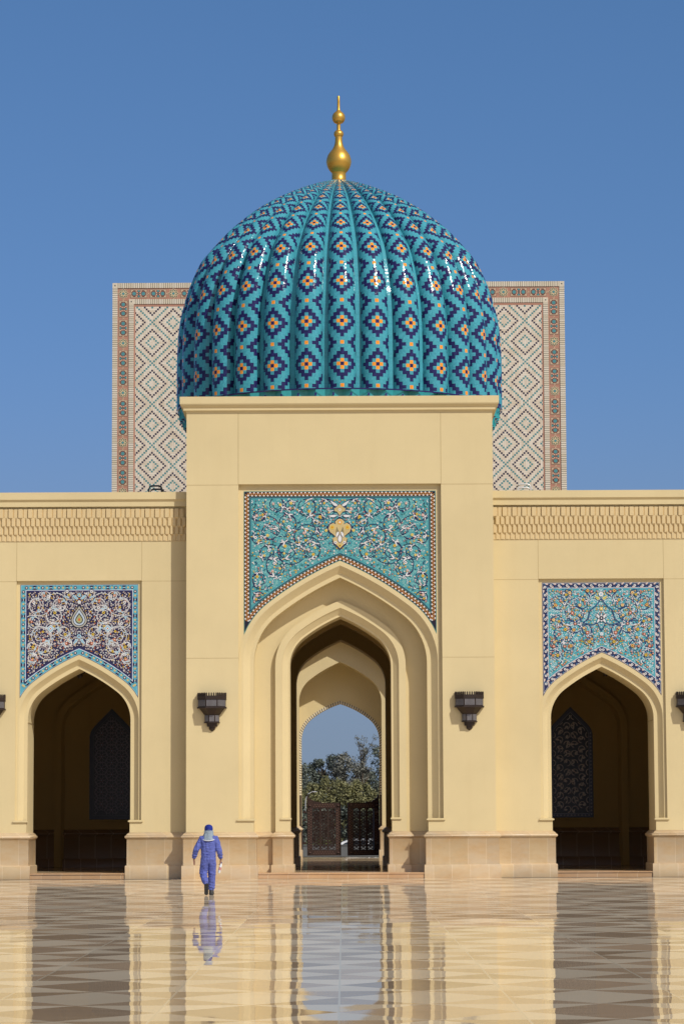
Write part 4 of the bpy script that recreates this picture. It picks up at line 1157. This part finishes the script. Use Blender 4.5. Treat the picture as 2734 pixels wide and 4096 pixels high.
def tree(loc, h, cr_w, leafm, seed, label, name='broadleaf_tree', nleaf=1800, ls=.30, droop=.0, sparse=False, group='trees beyond the gate', z0f=.12):
    r = random.Random(seed)
    root = empty(name, loc, label, 'tree', group)
    t = MB(); tips = []
    def env(zf): return math.sqrt(max(.10, 1-((zf-.50)/.54)**2))
    t.tube([(0, 0, 0), (.1*r.uniform(-1, 1), 0, h*.22), (.2*r.uniform(-1, 1), .1, h*.5), (.25*r.uniform(-1, 1), .1, h*.82)], h*.020, 'trunk', 7, h*.004)
    for i in range(14):
        a = r.uniform(0, 6.28); zf = r.uniform(.38, .97); z0 = h*max(.15, zf-r.uniform(.18, .35)); rr = cr_w*.5*(r.uniform(.45, 1.0)*env(zf) if not sparse else r.uniform(.25, .9)*(1.15-zf*.5))
        mid = (rr*.45*math.cos(a), rr*.45*math.sin(a), z0+(h*zf-z0)*.55); end = (rr*math.cos(a), rr*math.sin(a), h*zf)
        t.tube([(0, 0, z0), mid, end], h*(.007 if sparse else .010), 'trunk', 5, h*.002); tips.append(end)
        for q_ in range(3 if sparse else 2):
            e2 = (end[0]+r.uniform(-1, 1)*cr_w*.14, end[1]+r.uniform(-1, 1)*cr_w*.14, end[2]+r.uniform(-.5, 1)*h*.07); t.tube([mid, e2], h*.0035, 'trunk', 4, h*.0015); tips.append(e2)
    t.build('trunk', root)
    cMB = MB(); cl = []
    for tp in tips: cl.append((tp, cr_w*(r.uniform(.07, .16) if sparse else r.uniform(.09, .17))))
    if not sparse:
        for i in range(46):
            a = r.uniform(0, 6.28); zf = r.uniform(z0f, .9); q_ = cr_w*.5*math.sqrt(r.random())*env(zf); cl.append(((q_*math.cos(a), q_*math.sin(a), h*zf), cr_w*r.uniform(.11, .20)))
    for i in range(nleaf):
        c, rad = cl[i % len(cl)] if sparse else cl[int(len(cl)*r.random())]
        d = Vector((r.gauss(0, 1), r.gauss(0, 1), r.gauss(0, .8))); d = d.normalized()*rad*r.random()**.45
        p = Vector(c)+d
        if droop: p.z -= droop*r.random()**2*rad*2
        n = (d.normalized()+Vector((r.uniform(-1, 1), r.uniform(-1, 1), r.uniform(0, 1.2)))).normalized()
        u = n.cross(Vector((r.uniform(-1, 1), r.uniform(-1, 1), r.uniform(-1, 1)))).normalized(); v = n.cross(u)
        L = ls*r.uniform(.6, 1.3); wd = L*.42
        if droop: u = (u+Vector((0, 0, -droop))).normalized(); v = n.cross(u)
        cMB.face([p-u*L*.5, p+v*wd*.5, p+u*L*.5, p-v*wd*.5], leafm)
    cMB.build('crown', root)
    return root
# back row of dark trees, y about 300
tree((-4.9, 296, -.82), 8.7, 5.0, 'leaf_dark', 1, 'dark dense tree at the left end of the far tree line', nleaf=7500, ls=.32)
tree((-2.1, 300, -.82), 9.3, 3.6, 'leaf_dark', 2, 'dark tree with a ragged tuft, left of the middle of the far tree line', nleaf=7000, ls=.30)
tree((.25, 298, -.82), 9.6, 3.8, 'leaf_grey', 3, 'greyish brown tree in the middle of the far tree line', nleaf=7000, ls=.30)
tree((2.0, 303, -.82), 11.0, 3.6, 'leaf_grey', 4, 'tallest tree, thin and sparse, standing above the far tree line', name='sparse_tree', nleaf=2400, ls=.20, sparse=True)
tree((2.5, 306, -.82), 8.0, 4.2, 'leaf_dark', 14, 'low dark tree directly under the tall sparse one', nleaf=6500, ls=.34)
tree((4.5, 297, -.82), 9.7, 4.2, 'leaf_dark', 5, 'dark round-topped tree at the right end of the far tree line', nleaf=7000, ls=.32)
for i, (x, y, h) in enumerate(((-10, 300, 9), (-16, 305, 8.5), (9.5, 300, 9.2), (15.5, 304, 8.6))):
    tree((x, y, -.82), h, 6.5, 'leaf_dark', 30+i, ('dark tree further left along the far tree line', 'dark tree farthest left along the far tree line', 'dark tree further right along the far tree line', 'dark tree farthest right along the far tree line')[i], nleaf=2600, ls=.6)
# middle row of olive, feathery trees, y about 235
for i, (x, y, h, cw, lab) in enumerate(((-2.7, 232, 5.9, 3.0, 'olive feathery tree on the left, behind the street lamp'), (-.9, 240, 6.0, 2.8, 'olive feathery tree behind the left gate leaf'), (.75, 230, 5.8, 2.7, 'olive feathery tree above the gap between the gate leaves'), (2.3, 238, 5.5, 2.8, 'olive feathery tree behind the palm'), (4.0, 234, 5.5, 3.0, 'olive feathery tree at the right edge of the far arch'), (-5.2, 236, 5.8, 3.4, 'olive feathery tree hidden left of the far arch'))):
    tree((x, y, -.82), h, cw, 'leaf_olive', 50+i, lab, name='feathery_tree', nleaf=9500, ls=.21, droop=.5, z0f=.06)
# dark understorey behind the leaves
for i, (x, y) in enumerate(((-2.1, 200), (.35, 205), (2.5, 200))):
    tree((x, y, -.82), 3.5, 2.9, 'leaf_dark', 70+i, ('dark bush low behind the left gate leaf', 'dark bush seen through the gap between the gate leaves', 'dark bush low behind the right gate leaf')[i], name='dark_bush', nleaf=3200, ls=.28, z0f=.03, group='bushes beyond the wall')
def shrub(loc, s_, seed, lab):
    r = random.Random(seed); root = empty('garden_shrub', loc, lab, 'shrub', 'shrubs along the boundary wall')
    t = MB()
    for i in range(5): a = r.uniform(0, 6.28); t.tube([(0, 0, 0), (.4*s_*math.cos(a), .4*s_*math.sin(a), s_*1.1)], .02, 'trunk', 4, .008)
    t.build('stem', root); c = MB()
    for i in range(420):
        d = Vector((r.gauss(0, 1), r.gauss(0, 1), r.gauss(0, 1))).normalized()*s_*r.random()**.4*.75; p = Vector((0, 0, s_*.9))+d
        u = Vector((r.uniform(-1, 1), r.uniform(-1, 1), r.uniform(-.2, 1))).normalized(); v = u.cross(d).normalized(); L = .17
        c.face([p-u*L*.5, p+v*.04, p+u*L*.5, p-v*.04], 'leaf_bright')
    c.build('crown', root)
shrub((-1.05, 154, -.82), 1.0, 1, 'bright green shrub behind the middle panel of the left gate leaf')
shrub((.15, 164, -.82), .8, 2, 'green shrub behind the white car in the gate gap')
shrub((-.72, 154, -.82), .5, 3, 'green shrub by the inner edge of the left gate leaf'); shrub((-2.05, 153, -.82), .95, 5, 'green shrub left of the left gate leaf, by the jamb'); shrub((2.0, 153, -.82), .9, 4, 'green shrub behind the right gate leaf')
# palm
pr = empty('date_palm', (1.95, 180, -.82), 'pale green date palm arching over the right gate leaf', 'palm')
b = MB(); b.tube([(0, 0, 0), (.03, 0, 1.4), (0, 0, 2.7)], .2, 'trunk', 8, .16); b.build('trunk', pr)
b = MB(); r = random.Random(3)
for i in range(34):
    a = 2*math.pi*i/34+r.uniform(-.1, .1); el = r.uniform(.25, 1.35); L = r.uniform(1.5, 2.0)
    pts = []
    for k_ in range(11):
        t_ = k_/10; rr = L*t_*math.cos(el)*(1+.1*t_); zz = L*t_*math.sin(el)-1.05*t_*t_*L*.62
        pts.append(Vector((rr*math.cos(a), rr*math.sin(a), 2.65+zz)))
    for k_ in range(1, 11):
        d = (pts[k_]-pts[k_-1]).normalized(); s_ = d.cross(Vector((0, 0, 1))).normalized()
        for sg in (1, -1):
            for f in (0, .5):
                p = pts[k_-1].lerp(pts[k_], f); LL = .42*math.sin(math.pi*min(1, (k_+f)/10.5))**.6+.05
                tip = p+s_*sg*LL*.75+d*LL*.55+Vector((0, 0, -.12*LL)); b.face([p-d*.02, p+d*.02, tip], 'palm')
    b.tube(pts, .018, 'palm', 4, .006, cap=False)
b.build('crown', pr)

# ================================================================== PERSON
def fabric(name, col, crease=1.0):
    m = NT(name); p = m.obj()
    wv = m.noise(m.vmath('MULTIPLY', p, (7.0, 7.0, 16.0)), 1.0, 4, .6)
    w2 = m.noise(m.vmath('MULTIPLY', p, (16.0, 16.0, 5.0)), 1.0, 3, .55)
    h = m.math('ADD', wv, w2)
    col2 = m.mix(m.ramp(h, .75, 1.3), scalec(col, .84), scalec(col, 1.08))
    m.set(Base_Color=col2, Roughness=.85); m.b.inputs['Specular IOR Level'].default_value = .2
    m.bump(h, .9*crease, .035)
    return m.m
M['blue'] = fabric('blue_coverall_cloth', (.125, .155, .46), 1.6)
M['bluedark'] = fabric('navy_cap_cloth', (.02, .035, .24), .4)
M['scarf'] = fabric('grey_scarf_cloth', (.27, .33, .38), .8)
M['white'] = simple('white_trim', (.75, .75, .72), .7)
M['skin'] = simple('skin', (.30, .15, .09), .55)
M['boot'] = simple('black_boot', (.025, .023, .02), .6, 0, .5, 40)
def skinned(name, joints, edges, root_i, mat, parent, sub=2, folds=0.0):
    me = bpy.data.meshes.new(name); me.from_pydata([j[:3] for j in joints], edges, [])
    ob = bpy.data.objects.new(name, me); COL.objects.link(ob)
    md = ob.modifiers.new('s', 'SKIN'); md.use_smooth_shade = True
    for i, j in enumerate(joints):
        sv = me.skin_vertices[0].data[i]; rr = j[3]; sv.radius = rr if isinstance(rr, tuple) else (rr, rr); sv.use_root = (i == root_i)
    ob.modifiers.new('d', 'SUBSURF').levels = sub; ob.modifiers['d'].render_levels = sub
    dg = bpy.context.evaluated_depsgraph_get(); m2 = bpy.data.meshes.new_from_object(ob.evaluated_get(dg)); m2.name = name
    bpy.data.objects.remove(ob); m2.materials.clear(); m2.materials.append(M[mat])
    for p_ in m2.polygons: p_.material_index = 0; p_.use_smooth = True
    if folds:
        from mathutils import noise as nz
        m2.update(); nv = [(v.co.copy(), v.normal.copy()) for v in m2.vertices]
        for v, (c, n) in zip(m2.vertices, nv):
            f = nz.noise(Vector((c.x*9, c.y*9, c.z*17+c.x*14)))+.6*nz.noise(Vector((c.x*26, c.y*26, c.z*11-c.x*20)))
            knee = math.exp(-((c.z-.50)/.10)**2)+math.exp(-((c.z-.18)/.12)**2)*1.4+math.exp(-((c.z-.97)/.06)**2)
            f += knee*.8*math.sin(c.z*95+c.x*24)
            v.co = c+n*folds*f
    o = bpy.data.objects.new(name, m2); COL.objects.link(o); o.parent = parent
    return o
person = empty('person', (-3.23, 71.0, 0), 'person in blue coveralls, navy cap and grey neck scarf walking away across the floor', 'person')
J = [(0, 0, .97), (0, .0, 1.12), (0, .0, 1.27), (0, .01, 1.38), (0, .02, 1.46), (0, .03, 1.56), (0, .03, 1.63),
     (-.17, .0, 1.385), (-.30, -.02, 1.12), (-.365, .05, .89), (.17, .0, 1.385), (.265, -.04, 1.11), (.30, .06, .88),
     (-.085, 0, .90), (-.115, .03, .50), (-.05, -.36, .32), (.085, 0, .90), (.07, .10, .49), (.065, .13, .09)]
Ed = [(0, 1), (1, 2), (2, 3), (3, 4), (4, 5), (5, 6), (3, 7), (7, 8), (8, 9), (3, 10), (10, 11), (11, 12), (0, 13), (13, 14), (14, 15), (0, 16), (16, 17), (17, 18)]
rb = [(.11, .08), (.10, .07), (.12, .08), (.11, .07), .055, .098, .085, .05, .04, .030, .05, .04, .030, .065, .045, .02, .065, .045, .03]
body = [j+(r_,) for j, r_ in zip(J, rb)]; be = list(Ed)
def hand(wr, sg, curl):
    i0 = len(body)
    x, y, z = J[wr]
    body.append((x-.006*sg, y+.01, z-.055, (.032, .018))); be.append((wr, i0)); palm = i0
    for k_ in range(4):
        fx = (-.030+.020*k_); L = (.065, .075, .072, .055)[k_]
        i1 = len(body); body.append((x-.006*sg+fx*.35, y+.01+fx, z-.095, .009)); be.append((palm, i1))
        i2 = len(body); body.append((x-.006*sg+fx*.35-sg*curl*.35, y+.014+fx*1.05, z-.095-L*.5*(1-curl*6), .0085)); be.append((i1, i2))
        i3 = len(body); body.append((x-.006*sg+fx*.35-sg*curl, y+.018+fx*1.05, z-.095-L*(1-curl*9), .0075)); be.append((i2, i3))
    i1 = len(body); body.append((x-.018*sg, y+.045, z-.06, .011)); be.append((palm, i1))
    i2 = len(body); body.append((x-.026*sg, y+.058, z-.095, .009)); be.append((i1, i2))
hand(9, -1, .012); hand(12, 1, .035)
skinned('body', body, be, 0, 'skin', person)
# ears, nose so the head reads from other sides
cj = [(0, -.01, .90), (0, 0, 1.005), (0, -.005, 1.10), (0, -.005, 1.25), (0, .0, 1.36), (0, .015, 1.43),
      (-.165, 0, 1.375), (-.22, -.01, 1.26), (-.315, -.05, 1.09), (-.345, .02, .965), (-.368, .05, .885),
      (.165, 0, 1.375), (.205, -.01, 1.27), (.26, -.045, 1.09), (.285, .02, .96), (.30, .055, .875),
      (-.09, -.01, .85), (-.105, .01, .70), (-.135, .05, .52), (-.105, -.12, .43), (-.040, -.350, .285),
      (.085, .0, .85), (.08, .04, .70), (.075, .10, .50), (.07, .115, .30), (.066, .125, .10)]
ce = [(0, 1), (1, 2), (2, 3), (3, 4), (4, 5), (4, 6), (6, 7), (7, 8), (8, 9), (9, 10), (4, 11), (11, 12), (12, 13), (13, 14), (14, 15), (0, 16), (16, 17), (17, 18), (18, 19), (19, 20), (0, 21), (21, 22), (22, 23), (23, 24), (24, 25)]
cr_ = [(.205, .150), (.176, .128), (.212, .150), (.205, .150), (.165, .125), (.085, .085), .095, .090, .076, .066, .054, .095, .090, .076, .066, .055, .135, .122, .102, .092, .078, .132, .118, .100, .092, .080]
skinned('coverall', [j+(r_,) for j, r_ in zip(cj, cr_)], ce, 0, 'blue', person, 3, .008)
bl = MB(); bl.lathe([(.158, .97), (.172, .985), (.170, 1.0), (.158, 1.012)], 'bluedark', 20); bo = bl.build('waist_fold_shade', person, True); bo.scale = (1.0, .74, 1)  # dark strip painted in as the shade of the fold at the waist
cp = MB(); cp.lathe([(.099, 0), (.103, .03), (.101, .075), (.085, .115), (.05, .142), (.012, .150), (0, .15)], 'bluedark', 20); cpo = cp.build('cap', person, True, 60); cpo.location = (0, .03, 1.575); cpo.scale = (1, 1.12, 1)
bm_ = MB(); pts = [(.10*math.sin(t*math.pi/8), .10*math.cos(t*math.pi/8), 0) for t in range(-4, 5)]; pts2 = [(x*1.05, y*1.0+.085*math.cos(t*math.pi/8), -.02) for t, (x, y, z) in zip(range(-4, 5), pts)]
bm_.grid([pts, pts2], 'bluedark'); bm_.build('brim', cpo, True)
st_ = MB(); st_.grid([[(.05*math.sin(t), -.1005*math.cos(t*.55), .004) for t in (-1, -.5, 0, .5, 1)], [(.05*math.sin(t), -.1035*math.cos(t*.55), .018) for t in (-1, -.5, 0, .5, 1)]], 'scarf'); st_.build('cap_strap', cpo)
sc_ = MB()
rows = []
for r_, z, dy in ((.100, .235, 0), (.116, .205, -.004), (.110, .165, -.004), (.128, .125, -.012), (.150, .085, -.022), (.178, .058, -.034)):
    row = []
    for k_ in range(28):
        a = 2*math.pi*k_/28; back = max(0, -math.sin(a)); side = abs(math.cos(a))
        drop = (.075*back) if z < .06 else (.03*back if z < .1 else 0)
        fold = .006*math.sin(a*7+z*40)
        row.append(((r_+fold)*math.cos(a), (r_*.86+fold)*math.sin(a)+dy, z-drop))
    rows.append(row)
sc_.grid(rows, 'scarf', closed=True); so = sc_.build('scarf', person, True, 80); so.location = (0, .015, 1.345)
tr = MB(); e0 = rows[-1]; tr.tube([(x, y, z) for x, y, z in e0[13:28]+[e0[0]]], .009, 'white', 6); tro = tr.build('scarf_trim', so, True)
def boot(name, loc, rot):
    o = MB(); prof_ = [(-.125, .0), (-.13, .06), (-.10, .10), (-.09, .17), (.0, .175), (.03, .11), (.10, .085), (.15, .055), (.165, .02), (.16, 0)]
    n = 5; rows = []
    for i in range(n+1):
        t_ = -1+2*i/n; wq = .048*t_; s_ = 1-.12*abs(t_)**3
        rows.append([(wq, y*s_, .0+z*(1-.18*abs(t_)**2)+.018) for y, z in prof_])
    o.grid(rows, 'boot', closed=True); o.face(rows[0], 'boot'); o.face(rows[-1][::-1], 'boot')
    b_ = o.build(name, person, True, 50); b_.location = loc; b_.rotation_euler = rot
    s2 = MB(); 
    for z0, z1, k_ in ((0, .018, 1.0),):
        pts = [(.050*math.sin(t)*(1.0 if math.cos(t) > -.3 else .9), .02+.15*math.cos(t), 0) for t in [2*math.pi*i/18 for i in range(18)]]
        s2.face([(x, y, z0) for x, y, _ in pts][::-1], 'boot'); s2.face([(x, y, z1) for x, y, _ in pts], 'boot')
        for i in range(18): j = (i+1) % 18; s2.face([(pts[i][0], pts[i][1], z0), (pts[j][0], pts[j][1], z0), (pts[j][0], pts[j][1], z1), (pts[i][0], pts[i][1], z1)], 'boot')
    for i in range(6): s2.box(-.036, .036, -.10+i*.045, -.08+i*.045, -.012, 0, 'boot')
    s2.build('sole', b_)
boot('boot', (.065, .15, 0), (0, 0, R(-4))); boot('boot', (-.035, -.335, .175), (R(-82), 0, R(6)))
person.rotation_euler = (0, 0, R(0))
bo_ = empty('water_bottle', (-3.23+.305, 71.07, .765), 'clear plastic water bottle hanging from the right hand of the walking person', 'bottle')
M['plastic'] = simple('clear_plastic', (.75, .78, .78), .15)
M['labelred'] = simple('pink_label', (.55, .25, .25), .5)
b = MB(); b.lathe([(0, -.235), (.026, -.232), (.031, -.21), (.031, -.07), (.027, -.03), (.014, .0), (.013, .02)], 'plastic', 14); q1 = b.build('bottle_body', bo_, True)
b = MB(); b.lathe([(.0318, -.16), (.0318, -.085)], 'labelred', 14); b.build('label_band', q1, True)
b = MB(); b.lathe([(.016, .015), (.016, .035), (0, .036)], 'bluedark', 10); b.build('cap', bo_)
bo_.rotation_euler = (R(6), R(14), 0)

# ================================================================== LIGHT, SKY, CAMERA
sd = Vector((.79, -1.0, 1.13)).normalized()
el = math.asin(sd.z); az = math.atan2(sd.x, sd.y)
sun = bpy.data.lights.new('sun', 'SUN'); sun.energy = 3.1; sun.angle = R(.53); sun.color = (1.0, .965, .90)
so_ = bpy.data.objects.new('sun', sun); COL.objects.link(so_); so_.rotation_euler = (-sd).to_track_quat('-Z', 'Y').to_euler(); so_.location = (40, 20, 60)
wd = bpy.data.worlds.new('World'); scene.world = wd; wd.use_nodes = True
nt = wd.node_tree; bg = nt.nodes['Background']
sk = nt.nodes.new('ShaderNodeTexSky'); sk.sky_type = 'NISHITA'; sk.sun_disc = False; sk.sun_elevation = el; sk.sun_rotation = az
sk.air_density = 1.0; sk.dust_density = 0.0; sk.ozone_density = 8.0; sk.altitude = 0
def wmath(op, a_, b_):
    n = nt.nodes.new('ShaderNodeMath'); n.operation = op
    for i_, v_ in enumerate((a_, b_)):
        if isinstance(v_, bpy.types.NodeSocket): nt.links.new(v_, n.inputs[i_])
        else: n.inputs[i_].default_value = v_
    return n.outputs[0]
# dry desert sky: channel-wise soft compression of the physical sky plus a grey haze band at the horizon
sp_ = nt.nodes.new('ShaderNodeSeparateColor'); nt.links.new(sk.outputs[0], sp_.inputs[0]); cb_ = nt.nodes.new('ShaderNodeCombineColor')
for i_, (k_, m_) in enumerate(((1.10, 2.0), (1.47, 2.2), (1.50, .9))):
    v_ = wmath('DIVIDE', wmath('MULTIPLY', sp_.outputs[i_], k_), wmath('ADD', wmath('MULTIPLY', sp_.outputs[i_], m_*.075), 1.0)); nt.links.new(v_, cb_.inputs[i_])
tc_ = nt.nodes.new('ShaderNodeTexCoord'); sx_ = nt.nodes.new('ShaderNodeSeparateXYZ'); nt.links.new(tc_.outputs['Generated'], sx_.inputs[0])
mr_ = nt.nodes.new('ShaderNodeMapRange'); mr_.interpolation_type = 'SMOOTHSTEP'; nt.links.new(sx_.outputs[2], mr_.inputs[0])
mr_.inputs[1].default_value = .0; mr_.inputs[2].default_value = .17; mr_.inputs[3].default_value = .85; mr_.inputs[4].default_value = 0
mc_ = nt.nodes.new('ShaderNodeMix'); mc_.data_type = 'RGBA'; nt.links.new(mr_.outputs[0], mc_.inputs['Factor']); nt.links.new(cb_.outputs[0], mc_.inputs[6]); mc_.inputs[7].default_value = (.195/.075, .262/.075, .362/.075, 1)
# warm glow added to the unseen sky on the sun's side to lift shadows
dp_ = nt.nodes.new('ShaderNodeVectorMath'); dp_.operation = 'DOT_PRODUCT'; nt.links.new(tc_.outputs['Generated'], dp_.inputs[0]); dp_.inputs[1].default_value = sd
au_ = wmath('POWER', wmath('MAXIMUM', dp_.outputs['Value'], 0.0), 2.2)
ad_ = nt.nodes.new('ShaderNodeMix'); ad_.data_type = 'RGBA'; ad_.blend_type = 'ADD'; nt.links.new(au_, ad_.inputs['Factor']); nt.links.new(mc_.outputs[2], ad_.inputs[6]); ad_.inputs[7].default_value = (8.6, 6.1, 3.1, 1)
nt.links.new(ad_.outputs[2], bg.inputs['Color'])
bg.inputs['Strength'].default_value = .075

cam = bpy.data.cameras.new('camera'); cam.sensor_fit = 'VERTICAL'; cam.sensor_height = 36; cam.lens = 36*11500/4096; cam.clip_start = .5; cam.clip_end = 8000
co_ = bpy.data.objects.new('camera', cam); COL.objects.link(co_); co_.location = (.085, 0, 1.85)
mx = Matrix.Rotation(R(.01), 4, 'Z') @ Matrix.Rotation(R(96.09), 4, 'X') @ Matrix.Rotation(R(-.25), 4, 'Z')
co_.rotation_euler = mx.to_euler()
scene.camera = co_
scene.view_settings.view_transform = 'Standard'; scene.view_settings.look = 'None'; scene.view_settings.exposure = 0; scene.view_settings.gamma = 1
scene.cycles.max_bounces = 8; scene.cycles.diffuse_bounces = 3; scene.cycles.use_denoising = True
